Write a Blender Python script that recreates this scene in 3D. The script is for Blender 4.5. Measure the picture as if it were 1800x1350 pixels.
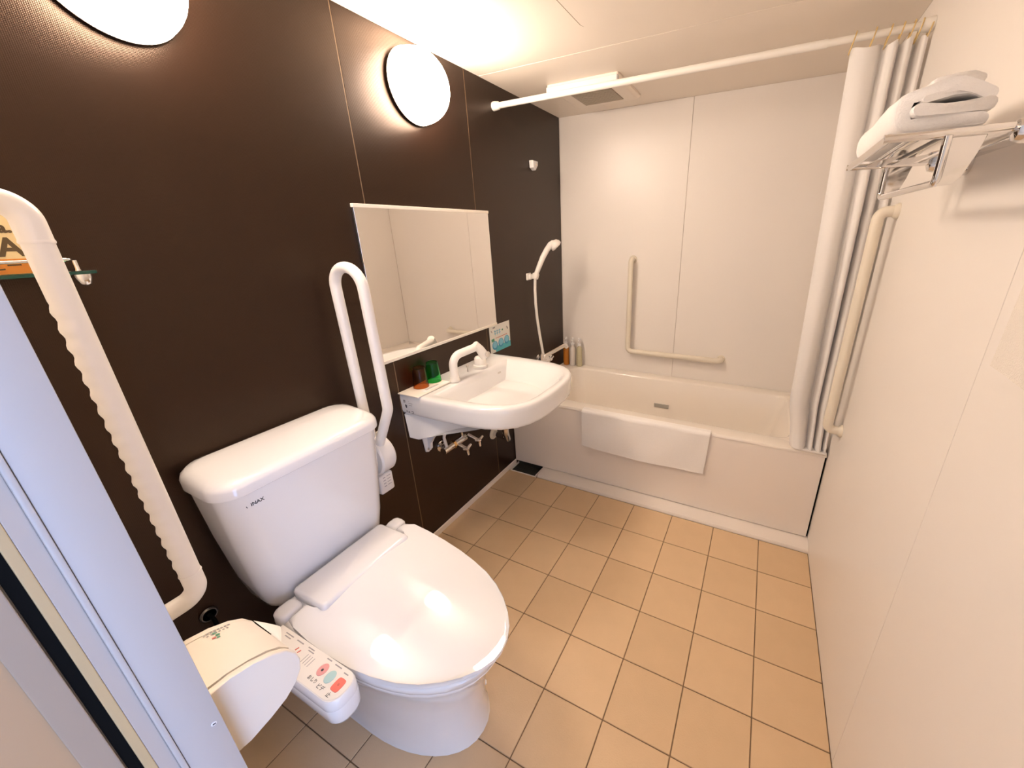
import bpy, bmesh, math, random
from mathutils import Vector, Matrix

# ------------------------------------------------------------------ clear
for o in list(bpy.data.objects):
    bpy.data.objects.remove(o, do_unlink=True)
SC = bpy.context.scene
COL = SC.collection
PI = math.pi
random.seed(7)

# ------------------------------------------------------------------ camera
CAM = Vector((1.2468, 0.0, 1.3762))
yaw, pitch, roll = -0.46886, -0.35879, -0.02211
fwd = Vector((math.sin(yaw) * math.cos(pitch), math.cos(yaw) * math.cos(pitch), math.sin(pitch)))
rgt = Vector((math.cos(yaw), -math.sin(yaw), 0))
up = rgt.cross(fwd)
r2 = math.cos(roll) * rgt + math.sin(roll) * up
u2 = -math.sin(roll) * rgt + math.cos(roll) * up
cd = bpy.data.cameras.new('camera')
cam = bpy.data.objects.new('camera', cd)
COL.objects.link(cam)
M = Matrix((r2, u2, -fwd)).transposed().to_4x4()
M.translation = CAM
cam.matrix_world = M
cd.sensor_fit = 'HORIZONTAL'
cd.sensor_width = 36.0
cd.lens = 689.80 / 1800 * 36.0
cd.shift_x = -(987.358 - 900) / 1800
cd.shift_y = (666.084 - 675) / 1800
cd.clip_start = 0.01
cd.clip_end = 100
SC.camera = cam

# ------------------------------------------------------------------ world: cool daylight at the open end of the added, unseen hallway
wd = bpy.data.worlds.new('world')
SC.world = wd
wd.use_nodes = True
bg = wd.node_tree.nodes['Background']
bg.inputs[0].default_value = (0.37, 0.54, 1.0, 1)
bg.inputs[1].default_value = 5.2
pl = bpy.data.lights.new('hall_portal', 'AREA')
pl.shape = 'RECTANGLE'; pl.size = 2.0; pl.size_y = 0.95
pl.cycles.is_portal = True
po = bpy.data.objects.new('hall_portal', pl)
COL.objects.link(po)
po.location = (2.28, -0.50, 1.05)
po.rotation_euler = (0, PI / 2, 0)
LAMP_COL = (1.0, 0.82, 0.675)
LAMP_STR = 36.0

vs = SC.view_settings
vs.view_transform = 'Standard'
vs.look = 'None'
vs.gamma = 1.0
vs.use_curve_mapping = False
vs.exposure = 0.66

# ------------------------------------------------------------------ materials
def lin(c):
    return tuple(((v / 255) / 12.92 if v / 255 <= 0.04045 else ((v / 255 + 0.055) / 1.055) ** 2.4) for v in c)

def mat(name, col, rough=0.4, metal=0.0, spec=0.5, noise=0.0, nscale=30, bump=0.0, bscale=200, trans=0.0, ior=1.45, coat=0.0, alpha=1.0, sss=0.0):
    m = bpy.data.materials.new(name)
    m.use_nodes = True
    nt = m.node_tree
    b = nt.nodes['Principled BSDF']
    b.inputs['Base Color'].default_value = (*col, 1)
    b.inputs['Roughness'].default_value = rough
    b.inputs['Metallic'].default_value = metal
    b.inputs['Specular IOR Level'].default_value = spec
    b.inputs['Transmission Weight'].default_value = trans
    b.inputs['IOR'].default_value = ior
    b.inputs['Coat Weight'].default_value = coat
    b.inputs['Coat Roughness'].default_value = 0.05
    tc = nt.nodes.new('ShaderNodeTexCoord')
    if noise > 0:
        n = nt.nodes.new('ShaderNodeTexNoise')
        n.inputs['Scale'].default_value = nscale
        n.inputs['Detail'].default_value = 4
        nt.links.new(tc.outputs['Object'], n.inputs['Vector'])
        mx = nt.nodes.new('ShaderNodeMix')
        mx.data_type = 'RGBA'
        mx.inputs['A'].default_value = (*[max(0, c * (1 - noise)) for c in col], 1)
        mx.inputs['B'].default_value = (*[min(1, c * (1 + noise)) for c in col], 1)
        nt.links.new(n.outputs['Fac'], mx.inputs['Factor'])
        nt.links.new(mx.outputs['Result'], b.inputs['Base Color'])
    if bump > 0:
        n2 = nt.nodes.new('ShaderNodeTexNoise')
        n2.inputs['Scale'].default_value = bscale
        n2.inputs['Detail'].default_value = 3
        nt.links.new(tc.outputs['Object'], n2.inputs['Vector'])
        bp = nt.nodes.new('ShaderNodeBump')
        bp.inputs['Strength'].default_value = bump
        bp.inputs['Distance'].default_value = 0.002
        nt.links.new(n2.outputs['Fac'], bp.inputs['Height'])
        nt.links.new(bp.outputs['Normal'], b.inputs['Normal'])
    return m

def weave_mat(name, col, rough):
    """dark laminate with a fine woven relief"""
    m = mat(name, col, rough, spec=0.64)
    nt = m.node_tree
    b = nt.nodes['Principled BSDF']
    b.inputs['Specular Tint'].default_value = (1.0, 0.73, 0.54, 1)
    tc = nt.nodes['Texture Coordinate']
    hs = []
    for d in ('Y', 'Z'):
        wv = nt.nodes.new('ShaderNodeTexWave')
        wv.wave_type = 'BANDS'
        wv.bands_direction = d
        wv.inputs['Scale'].default_value = 110
        wv.inputs['Distortion'].default_value = 1.2
        wv.inputs['Detail'].default_value = 2
        nt.links.new(tc.outputs['Object'], wv.inputs['Vector'])
        hs.append(wv)
    ad = nt.nodes.new('ShaderNodeMath')
    nt.links.new(hs[0].outputs['Fac'], ad.inputs[0])
    nt.links.new(hs[1].outputs['Fac'], ad.inputs[1])
    bp = nt.nodes.new('ShaderNodeBump')
    bp.inputs['Strength'].default_value = 0.16
    bp.inputs['Distance'].default_value = 0.0012
    nt.links.new(ad.outputs[0], bp.inputs['Height'])
    nt.links.new(bp.outputs['Normal'], b.inputs['Normal'])
    return m

def tile_mat(name, col):
    m = mat(name, col, 0.42, spec=0.4, bump=0.25, bscale=260)
    nt = m.node_tree
    b = nt.nodes['Principled BSDF']
    oi = nt.nodes.new('ShaderNodeObjectInfo')
    tc = nt.nodes['Texture Coordinate']
    n = nt.nodes.new('ShaderNodeTexNoise')
    n.inputs['Scale'].default_value = 14
    n.inputs['Detail'].default_value = 5
    nt.links.new(tc.outputs['Object'], n.inputs['Vector'])
    ad = nt.nodes.new('ShaderNodeMath')
    ad.operation = 'ADD'
    nt.links.new(oi.outputs['Random'], ad.inputs[0])
    nt.links.new(n.outputs['Fac'], ad.inputs[1])
    mr = nt.nodes.new('ShaderNodeMapRange')
    mr.inputs['From Min'].default_value = 0.3
    mr.inputs['From Max'].default_value = 1.7
    nt.links.new(ad.outputs[0], mr.inputs['Value'])
    mx = nt.nodes.new('ShaderNodeMix')
    mx.data_type = 'RGBA'
    mx.inputs['A'].default_value = (col[0] * 0.93, col[1] * 0.92, col[2] * 0.92, 1)
    mx.inputs['B'].default_value = (col[0] * 1.06, col[1] * 1.06, col[2] * 1.08, 1)
    nt.links.new(mr.outputs['Result'], mx.inputs['Factor'])
    nt.links.new(mx.outputs['Result'], b.inputs['Base Color'])
    return m

def emit_mat(name, col, s):
    m = bpy.data.materials.new(name)
    m.use_nodes = True
    nt = m.node_tree
    nt.nodes.clear()
    e = nt.nodes.new('ShaderNodeEmission')
    e.inputs[0].default_value = (*col, 1)
    e.inputs[1].default_value = s
    o = nt.nodes.new('ShaderNodeOutputMaterial')
    nt.links.new(e.outputs[0], o.inputs[0])
    return m

MT = {
    'dark': weave_mat('dark_laminate', (0.0115, 0.0048, 0.0027), 0.31),
    'seam': mat('tan_seam', (0.20, 0.125, 0.065), 0.5),
    'cream': mat('cream_wall', (0.90, 0.845, 0.785), 0.33, spec=0.4, noise=0.01, nscale=3),
    'creamseam': mat('cream_seam', (0.72, 0.64, 0.55), 0.5),
    'ceil': mat('ceiling_panel', (0.91, 0.82, 0.71), 0.38, spec=0.4),
    'tile': tile_mat('floor_tile', (0.72, 0.52, 0.315)),
    'grout': mat('floor_grout', (0.27, 0.18, 0.105), 0.8),
    'pan': mat('cream_plastic_pan', (0.88, 0.81, 0.74), 0.35),
    'tub': mat('bathtub_acrylic', (0.95, 0.88, 0.79), 0.15, coat=0.3),
    'apron': mat('apron_panel', (0.92, 0.85, 0.78), 0.32),
    'ceramic': mat('white_ceramic', (0.85, 0.84, 0.83), 0.07, coat=0.6),
    'plastic': mat('white_plastic', (0.84, 0.83, 0.82), 0.05, coat=0.2),
    'ivory': mat('ivory_grip_plastic', (0.83, 0.76, 0.63), 0.32),
    'whitegrip': mat('white_grip_plastic', (0.86, 0.82, 0.76), 0.28),
    'holder': mat('cream_holder_plastic', (0.86, 0.79, 0.68), 0.35),
    'paint': mat('door_frame_paint', (0.50, 0.48, 0.465), 0.42),
    'yellowstrip': mat('ochre_edge_strip', (0.52, 0.39, 0.21), 0.5),
    'black': mat('black_rubber_and_gap_shade', (0.004, 0.004, 0.004), 0.8, spec=0.1),  # also colours the shaded gap beside the bathtub apron
    'doorleaf': mat('beige_door_leaf', (0.44, 0.285, 0.155), 0.45),
    'chrome': mat('chrome', (0.80, 0.79, 0.78), 0.07, metal=1.0),
    'brushed': mat('satin_metal', (0.55, 0.52, 0.48), 0.32, metal=1.0),
    'mirror': mat('mirror_silver', (0.90, 0.88, 0.85), 0.006, metal=1.0),
    'terrycream': mat('cream_terry', (0.86, 0.80, 0.72), 0.9, spec=0.1, noise=0.03, nscale=120, bump=0.9, bscale=420),
    'terry': mat('white_terry', (0.94, 0.91, 0.875), 0.9, spec=0.1, noise=0.02, nscale=120, bump=0.45, bscale=420),
    'curtain': mat('white_curtain_cloth', (0.95, 0.92, 0.89), 0.75, spec=0.15, bump=0.12, bscale=600),
    'ring': mat('amber_plastic_ring', (0.72, 0.52, 0.22), 0.35),
    'rod': mat('cream_rod', (0.88, 0.84, 0.77), 0.3),
    'greenglass': mat('green_glass', (0.16, 0.78, 0.28), 0.03, trans=1.0, ior=1.25),
    'amberglass': mat('amber_glass', (0.80, 0.38, 0.14), 0.03, trans=1.0, ior=1.25),
    'clear': mat('shelf_glass', (0.55, 0.85, 0.72), 0.02, trans=1.0),
    'glassedge': mat('green_glass_edge', (0.01, 0.07, 0.05), 0.1),
    'amber': mat('amber_liquid_bottle', (0.78, 0.33, 0.06), 0.12, trans=0.55, ior=1.33),
    'milky': mat('milky_bottle', (0.90, 0.84, 0.78), 0.15, trans=0.25, ior=1.33),
    'pale': mat('pale_yellow_bottle', (0.84, 0.78, 0.55), 0.12, trans=0.5, ior=1.33),
    'paper': mat('white_paper', (0.88, 0.86, 0.82), 0.85, spec=0.1),
    'ink': mat('dark_ink', (0.05, 0.05, 0.055), 0.6),
    'greyink': mat('grey_ink', (0.38, 0.36, 0.35), 0.6),
    'greenink': mat('green_ink', (0.10, 0.33, 0.20), 0.6),
    'redink': mat('red_ink', (0.65, 0.16, 0.12), 0.6),
    'blueink': mat('blue_ink', (0.07, 0.36, 0.58), 0.5),
    'tealink': mat('teal_ink', (0.10, 0.52, 0.60), 0.5),
    'lightblue': mat('light_blue_ink', (0.25, 0.60, 0.75), 0.5),
    'cardpaper': mat('card_paper', (0.80, 0.80, 0.74), 0.35),
    'pinkbtn': mat('pink_button', (0.80, 0.38, 0.36), 0.3),
    'tealbtn': mat('teal_button', (0.45, 0.66, 0.66), 0.3),
    'redbtn': mat('red_button', (0.85, 0.20, 0.15), 0.3),
    'panel': mat('panel_sticker', (0.87, 0.83, 0.76), 0.3),
    'boxcream': mat('box_card_cream', (0.83, 0.68, 0.38), 0.5),
    'boxorange': mat('box_card_orange', (0.80, 0.30, 0.05), 0.5),
    'brownink': mat('brown_ink', (0.11, 0.075, 0.035), 0.5),
    'darkdrain': mat('drain_dark', (0.035, 0.033, 0.028), 0.25),
    'slot': mat('slot_grey', (0.42, 0.40, 0.36), 0.4),
    'ventgrille': mat('vent_grille', (0.40, 0.33, 0.25), 0.6),
    'hallwallbounce': mat('hall_bounce_paint', (0.86, 0.74, 0.57), 0.6),  # light tone of the added hallway, bounces fill into the bathroom
    'hallfloorbounce': mat('hall_bounce_floor', (0.75, 0.60, 0.42), 0.6),
    'hatchgap': mat('hatch_gap_shadow', (0.30, 0.22, 0.15), 0.6),
    'pipegrey': mat('grey_metal', (0.20, 0.19, 0.18), 0.35, metal=1.0),
    'paintlesscool': mat('door_frame_paint_less_cool_light', (0.47, 0.42, 0.38), 0.45),  # same frame paint, warmed where its face gets less cool light
    'leafedge': mat('door_leaf_edge', (0.36, 0.285, 0.215), 0.5),
    'ventslat': mat('vent_slat', (0.50, 0.43, 0.34), 0.6),
    'brass': mat('brass', (0.65, 0.42, 0.18), 0.2, metal=1.0),
    'lamp': emit_mat('lamp_diffuser', LAMP_COL, LAMP_STR),
    'lamprim': mat('lamp_rim', (0.80, 0.74, 0.66), 0.4),
}

def add_translucent(m, col, fac):
    nt = m.node_tree
    b = nt.nodes['Principled BSDF']
    t = nt.nodes.new('ShaderNodeBsdfTranslucent')
    t.inputs[0].default_value = (*col, 1)
    mx = nt.nodes.new('ShaderNodeMixShader')
    mx.inputs[0].default_value = fac
    out = [n for n in nt.nodes if n.type == 'OUTPUT_MATERIAL'][0]
    nt.links.new(b.outputs[0], mx.inputs[1])
    nt.links.new(t.outputs[0], mx.inputs[2])
    nt.links.new(mx.outputs[0], out.inputs[0])
add_translucent(MT['curtain'], (0.95, 0.92, 0.89), 0.12)

# ------------------------------------------------------------------ helpers
WLOC = {}

def fin(name, bm, m, parent=None, smooth=None, origin=None):
    """bmesh in world coordinates -> one mesh object, origin at its own middle"""
    bmesh.ops.recalc_face_normals(bm, faces=bm.faces)
    xs = [v.co.copy() for v in bm.verts]
    if origin is None:
        lo = Vector((min(v[i] for v in xs) for i in range(3)))
        hi = Vector((max(v[i] for v in xs) for i in range(3)))
        origin = (lo + hi) / 2
    origin = Vector(origin)
    for v in bm.verts:
        v.co -= origin
    me = bpy.data.meshes.new(name)
    bm.to_mesh(me)
    bm.free()
    if smooth is not None:
        for p in me.polygons:
            p.use_smooth = True
        me.set_sharp_from_angle(angle=math.radians(smooth))
    me.materials.append(MT[m] if isinstance(m, str) else m)
    o = bpy.data.objects.new(name, me)
    COL.objects.link(o)
    if parent is not None:
        o.parent = parent
        o.location = origin - WLOC[parent]
    else:
        o.location = origin
    WLOC[o] = origin
    return o

def thing(name, label, cat, loc, group=None):
    o = bpy.data.objects.new(name, None)
    o.empty_display_size = 0.05
    COL.objects.link(o)
    o.location = loc
    WLOC[o] = Vector(loc)
    o['label'] = label
    o['category'] = cat
    if group:
        o['group'] = group
    return o

def tag(o, label, cat, group=None):
    o['label'] = label
    o['category'] = cat
    if group:
        o['group'] = group
    return o

def struct(o, label=None, cat=None):
    o['kind'] = 'structure'
    if label:
        o['label'] = label
    if cat:
        o['category'] = cat
    return o

def box(bm, x0, x1, y0, y1, z0, z1, bev=0.0, seg=2):
    vs_ = [bm.verts.new((x, y, z)) for x in (x0, x1) for y in (y0, y1) for z in (z0, z1)]
    F = [(0, 1, 3, 2), (4, 6, 7, 5), (0, 4, 5, 1), (2, 3, 7, 6), (0, 2, 6, 4), (1, 5, 7, 3)]
    fs = [bm.faces.new([vs_[i] for i in f]) for f in F]
    if bev > 0:
        es = list({e for f in fs for e in f.edges})
        bmesh.ops.bevel(bm, geom=es, offset=bev, segments=seg, affect='EDGES', profile=0.5)
    return bm

def mbox(*a, **k):
    return box(bmesh.new(), *a, **k)

def loft(bm, rings, cap0=True, cap1=True, closed=True):
    R = [[bm.verts.new(p) for p in r] for r in rings]
    n = len(R[0])
    for a, b in zip(R[:-1], R[1:]):
        for i in range(n if closed else n - 1):
            j = (i + 1) % n
            bm.faces.new((a[i], a[j], b[j], b[i]))
    if cap0:
        bm.faces.new(list(reversed(R[0])))
    if cap1:
        bm.faces.new(R[-1])
    return R

def lathe(bm, prof, origin=(0, 0, 0), axis='Z', n=28, cap=True, rot=None):
    """prof: list of (radius, height) ; axis Z or X or Y or Vector"""
    o = Vector(origin)
    if isinstance(axis, str):
        ax = {'X': Vector((1, 0, 0)), 'Y': Vector((0, 1, 0)), 'Z': Vector((0, 0, 1))}[axis]
    else:
        ax = Vector(axis).normalized()
    t = Vector((0, 0, 1)) if abs(ax.z) < 0.9 else Vector((1, 0, 0))
    a = ax.cross(t).normalized()
    b = ax.cross(a).normalized()
    rings = []
    for r, h in prof:
        r = max(r, 1e-5)
        rings.append([o + ax * h + a * (r * math.cos(2 * PI * i / n)) + b * (r * math.sin(2 * PI * i / n)) for i in range(n)])
    loft(bm, rings, cap, cap)
    return bm

def fillet(pts, rad, seg=7):
    pts = [Vector(p) for p in pts]
    if not isinstance(rad, (list, tuple)):
        rad = [rad] * len(pts)
    out = [pts[0]]
    for i in range(1, len(pts) - 1):
        p, a, b = pts[i], pts[i - 1], pts[i + 1]
        da, db = (a - p).normalized(), (b - p).normalized()
        ang = da.angle(db)
        if ang > PI - 0.02:
            out.append(p)
            continue
        d = min(rad[i] / math.tan(ang / 2), (a - p).length * 0.49, (b - p).length * 0.49)
        r = d * math.tan(ang / 2)
        c = p + (da + db).normalized() * (r / math.sin(ang / 2))
        s, e = p + da * d - c, p + db * d - c
        tot = s.angle(e)
        ax = s.cross(e).normalized()
        for k in range(seg + 1):
            out.append(c + Matrix.Rotation(tot * k / seg, 3, ax) @ s)
    out.append(pts[-1])
    return out

def tube(bm, path, rad, n=16, cap=True):
    path = [Vector(p) for p in path]
    m = len(path)
    if not isinstance(rad, (list, tuple)):
        rad = [rad] * m
    tang = []
    for i in range(m):
        a = path[max(0, i - 1)]
        b = path[min(m - 1, i + 1)]
        tang.append((b - a).normalized())
    t0 = tang[0]
    ref = Vector((0, 0, 1)) if abs(t0.z) < 0.9 else Vector((1, 0, 0))
    a = t0.cross(ref).normalized()
    rings = []
    for i in range(m):
        t = tang[i]
        a = (a - t * a.dot(t)).normalized()
        b = t.cross(a)
        rings.append([path[i] + a * (rad[i] * math.cos(2 * PI * k / n)) + b * (rad[i] * math.sin(2 * PI * k / n)) for k in range(n)])
    loft(bm, rings, cap, cap)
    return bm

def rrect(x0, x1, y0, y1, r, z, seg=6):
    r = min(r, (x1 - x0) / 2 - 0.0005, (y1 - y0) / 2 - 0.0005)
    pts = []
    for cx, cy, a0 in ((x1 - r, y1 - r, 0), (x0 + r, y1 - r, PI / 2), (x0 + r, y0 + r, PI), (x1 - r, y0 + r, 3 * PI / 2)):
        for k in range(seg + 1):
            a = a0 + (PI / 2) * k / seg
            pts.append(Vector((cx + r * math.cos(a), cy + r * math.sin(a), z)))
    return pts

def prism(bm, poly, off, bev=0.0, seg=2, top_only=False):
    """poly: list of 3D points in a plane, off: Vector extrude"""
    off = Vector(off)
    A = [bm.verts.new(p) for p in poly]
    B = [bm.verts.new(Vector(p) + off) for p in poly]
    n = len(A)
    fa = bm.faces.new(list(reversed(A)))
    fb = bm.faces.new(B)
    sides = [bm.faces.new((A[i], A[(i + 1) % n], B[(i + 1) % n], B[i])) for i in range(n)]
    if bev > 0:
        es = list(fb.edges) + ([] if top_only else list(fa.edges))
        bmesh.ops.bevel(bm, geom=es, offset=bev, segments=seg, affect='EDGES', profile=0.5)
        big = [f for f in bm.faces if len(f.verts) > 4 and f.is_valid]
        if big and len(poly) > 5:
            bmesh.ops.inset_individual(bm, faces=big, thickness=bev * 0.25)
    return bm

def grid(bm, f, nu, nv):
    V = [[bm.verts.new(f(i / nu, j / nv)) for j in range(nv + 1)] for i in range(nu + 1)]
    for i in range(nu):
        for j in range(nv):
            bm.faces.new((V[i][j], V[i + 1][j], V[i + 1][j + 1], V[i][j + 1]))
    return bm

def sheet(bm, f, nu, nv, th):
    """thin solid cloth: front grid + back grid pushed along the normal"""
    eps = 1e-3
    def nrm(u, v):
        a = f(min(1, u + eps), v) - f(max(0, u - eps), v)
        b = f(u, min(1, v + eps)) - f(u, max(0, v - eps))
        n = a.cross(b)
        return n.normalized() if n.length > 1e-12 else Vector((0, 0, 1))
    A = [[bm.verts.new(f(i / nu, j / nv)) for j in range(nv + 1)] for i in range(nu + 1)]
    B = [[bm.verts.new(f(i / nu, j / nv) - nrm(i / nu, j / nv) * th) for j in range(nv + 1)] for i in range(nu + 1)]
    for i in range(nu):
        for j in range(nv):
            bm.faces.new((A[i][j], A[i + 1][j], A[i + 1][j + 1], A[i][j + 1]))
            bm.faces.new((B[i][j], B[i][j + 1], B[i + 1][j + 1], B[i + 1][j]))
    for i in range(nu):
        bm.faces.new((A[i][0], B[i][0], B[i + 1][0], A[i + 1][0]))
        bm.faces.new((A[i][nv], A[i + 1][nv], B[i + 1][nv], B[i][nv]))
    for j in range(nv):
        bm.faces.new((A[0][j], A[0][j + 1], B[0][j + 1], B[0][j]))
        bm.faces.new((A[nu][j], B[nu][j], B[nu][j + 1], A[nu][j + 1]))
    return bm

def text(name, s, size, origin, right, upv, m, parent, th=0.0003, bold=0.0):
    cu = bpy.data.curves.new(name, 'FONT')
    cu.body = s
    cu.size = size
    cu.extrude = th
    cu.offset = bold
    cu.resolution_u = 3
    cu.align_x = 'CENTER'
    cu.align_y = 'CENTER'
    tmp = bpy.data.objects.new(name + '_tmp', cu)
    COL.objects.link(tmp)
    dg = bpy.context.evaluated_depsgraph_get()
    me = bpy.data.meshes.new_from_object(tmp.evaluated_get(dg))
    bpy.data.objects.remove(tmp, do_unlink=True)
    r = Vector(right).normalized()
    u = Vector(upv).normalized()
    nn = r.cross(u)
    mm = Matrix((r, u, nn)).transposed().to_4x4()
    mm.translation = Vector(origin)
    bm = bmesh.new()
    bm.from_mesh(me)
    bm.transform(mm)
    bpy.data.meshes.remove(me)
    if not bm.verts:
        bm.free()
        return None
    return fin(name, bm, m, parent)

def bar(p0, p1, w, nrm, th=0.0004):
    """flat printed stroke"""
    p0, p1, nrm = Vector(p0), Vector(p1), Vector(nrm).normalized()
    d = (p1 - p0).normalized()
    s = nrm.cross(d) * (w / 2)
    bm = bmesh.new()
    prism(bm, [p0 - s, p1 - s, p1 + s, p0 + s], nrm * th)
    return bm

def strokes(name, items, nrm, m, parent):
    bm = bmesh.new()
    for p0, p1, w in items:
        b = bar(p0, p1, w, nrm)
        me = bpy.data.meshes.new('t')
        b.to_mesh(me); b.free()
        bm.from_mesh(me)
        bpy.data.meshes.remove(me)
    o = fin(name, bm, m, parent)
    if len(items) > 1:
        o['kind'] = 'stuff'
    return o

# ================================================================== SETTING
W, D, H, YF = 1.6, 2.5, 2.025, 0.10
XJ = 0.62           # door jamb face
# ---- floor with single tiles
floor = struct(fin('floor', mbox(-0.055, W + 0.055, -0.02, D + 0.055, -0.06, -0.0035), 'grout'), 'beige square ceramic tiled bathroom floor with grey grout joints')
t0 = None
P = 0.2
for j in range(8):
    for i in range(8):
        cx, cy = i * P + P / 2, 0.109 + j * P + P / 2
        if t0 is None:
            t0 = fin('tile', mbox(cx - P / 2 + 0.0016, cx + P / 2 - 0.0016, cy - P / 2 + 0.0016, cy + P / 2 - 0.0016, -0.004, 0.0, bev=0.0012, seg=1), 'tile', floor)
            o = t0
        else:
            o = t0.copy()
            COL.objects.link(o)
            o.parent = floor
        o.location = Vector((cx, cy, -0.002)) - WLOC[floor]
# ---- unseen hallway added to steer cool daylight in from the right and bounce it
struct(fin('floor_hall_added', mbox(-0.4, 2.3, -1.05, -0.021, -0.06, -0.004), 'hallfloorbounce'), 'unseen hallway floor added to bounce daylight into the bathroom')
struct(fin('wall_hall_added', mbox(-0.4, 2.3, -1.10, -1.05, -0.06, 2.2), 'hallwallbounce'), 'unseen hallway wall added to bounce daylight through the door')
struct(fin('wall_hall_end_added', mbox(-0.45, -0.4, -1.10, 0.10, -0.06, 2.2), 'hallwallbounce'), 'unseen hallway end wall added to close off the daylight')
struct(fin('ceiling_hall_added', mbox(-0.45, 2.3, -1.10, -0.021, 2.2, 2.25), 'hallwallbounce'), 'unseen hallway ceiling added to shape the daylight')
struct(fin('wall_hall_door_added', mbox(W + 0.061, 2.3, 0.0, YF, -0.06, 2.2), 'hallwallbounce'), 'unseen hallway wall added to block daylight beside the door')
# ---- dark wall with panels
wl = struct(fin('wall_left', mbox(-0.06, -0.0045, YF - 0.1, D + 0.05, -0.05, H + 0.05), 'seam'), 'dark brown laminate wall of three tall panels')
for y0, y1 in ((YF - 0.1, 1.01), (1.01, 1.61), (1.61, D)):
    fin('wall_panel', mbox(-0.006, 0.0, y0 + 0.0016, y1 - 0.0016, 0.0, H, bev=0.0008, seg=1), 'dark', wl)
for ys_ in (1.01, 1.61):
    fin('seam_strip', mbox(-0.0046, -0.0004, ys_ - 0.0016, ys_ + 0.0016, 0.0, H), 'seam', wl)
wb = struct(fin('wall_back', mbox(-0.05, W + 0.05, D + 0.005, D + 0.06, -0.05, H + 0.05), 'creamseam'), 'cream panelled wall behind the bathtub')
for x0, x1 in ((0.0, 0.795), (0.795, W)):
    fin('wall_panel', mbox(x0 + 0.001, x1 - 0.001, D, D + 0.006, 0.0, H, bev=0.0008, seg=1), 'cream', wb)
wr = struct(fin('wall_right', mbox(W + 0.005, W + 0.06, -0.15, D + 0.05, -0.05, H + 0.05), 'creamseam'), 'cream panelled wall on the right side of the room')
for y0, y1 in ((-0.15, 0.885), (0.885, D)):
    fin('wall_panel', mbox(W, W + 0.006, y0 + 0.0008, y1 - 0.0008, 0.0, H, bev=0.0006, seg=1), 'cream', wr)
# front wall: beside the door, above it and the pier to the right of it
wf = struct(fin('wall_front', mbox(-0.45, XJ - 0.012, 0.0, YF, -0.06, H + 0.175), 'cream'), 'cream front wall holding the doorway')
fin('wall_header', mbox(XJ - 0.012, W + 0.05, 0.0, YF, 2.0, H + 0.05), 'cream', wf)
fin('wall_pier', mbox(1.40, W + 0.0, 0.0, YF, 0.0, 2.0), 'cream', wf)
# ceiling
ce = struct(fin('ceiling', mbox(-0.05, W + 0.05, -0.02, D + 0.05, H + 0.004, 2.2), 'creamseam'), 'cream panelled ceiling above the bathroom')
fin('ceiling_panel', mbox(0.0, W, 0.0, 1.708, H, H + 0.005, bev=0.0008, seg=1), 'ceil', ce)
fin('ceiling_panel', mbox(0.0, W, 1.712, D, H, H + 0.005, bev=0.0008, seg=1), 'ceil', ce)
bm = bmesh.new()
prism(bm, rrect(0.5790, 1.051, 1.074, 1.546, 0.040, H - 0.0002), (0, 0, -0.0006))  # dark plate painting the shaded gap round the access hatch
fin('hatch_gap', bm, 'hatchgap', ce)
bm = bmesh.new()
prism(bm, rrect(0.585, 1.045, 1.08, 1.54, 0.035, H - 0.0005), (0, 0, -0.0035), bev=0.001, seg=1)
fin('access_hatch', bm, 'ceil', ce, smooth=30)
# floor upstand along the dark wall, ledge below the tub
bm = bmesh.new()
prism(bm, [Vector((0.0, YF, -0.003)), Vector((0.002, YF, -0.003)), Vector((-0.0002 + 0.0045, YF, 0.003)), Vector((0.006, YF, 0.028)), Vector((0.003, YF, 0.032)), Vector((0.0, YF, 0.032))], (0, 1.79 - YF, 0))
struct(fin('baseboard_left', bm, 'pan'), 'cream plastic skirting along the foot of the dark wall')
bm = bmesh.new()
sec = [(1.712, -0.003), (1.712, 0.004), (1.718, 0.012), (1.76, 0.020), (1.80, 0.024), (1.80, -0.003)]
prism(bm, [Vector((0.20, y, z)) for y, z in sec], (W - 0.20, 0, 0))
struct(fin('trim_1', bm, 'pan', smooth=40), 'cream plastic ledge between floor tiles and bathtub apron')
# door jamb: flat face, groove, inner face, ochre strip, gasket
j = struct(fin('trim_2', mbox(XJ - 0.03, XJ, 0.052, YF + 0.0, 0.0, 2.0, bev=0.0012, seg=2), 'paint', smooth=30), 'pale painted door frame post at the left edge of the view')
fin('frame_bead', mbox(XJ - 0.03, XJ + 0.003, 0.0455, 0.0515, 0.0, 2.0, bev=0.0015), 'paint', j, smooth=30)
fin('frame_stop', mbox(XJ - 0.03, XJ - 0.0015, 0.0305, 0.0455, 0.0, 2.0, bev=0.001), 'paintlesscool', j)
fin('edge_strip', mbox(XJ - 0.03, XJ - 0.001, 0.0215, 0.0305, 0.0, 2.0, bev=0.001), 'yellowstrip', j)
fin('gasket', mbox(XJ - 0.03, XJ - 0.006, 0.0115, 0.0215, 0.0, 2.0), 'black', j)
bm = bmesh.new()
lathe(bm, [(0.0035, 0.0), (0.0035, 0.0005), (0.003, 0.001)], (XJ, 0.0900, 0.715), 'X', n=12)
sc_ = fin('screw', bm, 'plastic', j)
strokes('screw_slot', [((XJ + 0.0011, 0.0883, 0.7155), (XJ + 0.0011, 0.0917, 0.7145), 0.0018)], (1, 0, 0), 'ink', sc_)
dl = struct(fin('door_1', mbox(XJ - 0.04, XJ - 0.004, -0.78, 0.0100, 0.005, 1.985, bev=0.002), 'doorleaf'), 'beige door leaf standing open beside the frame')
fin('leaf_edge', mbox(XJ - 0.004, XJ - 0.001, -0.013, 0.0100, 0.005, 1.985, bev=0.001), 'leafedge', dl)

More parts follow.
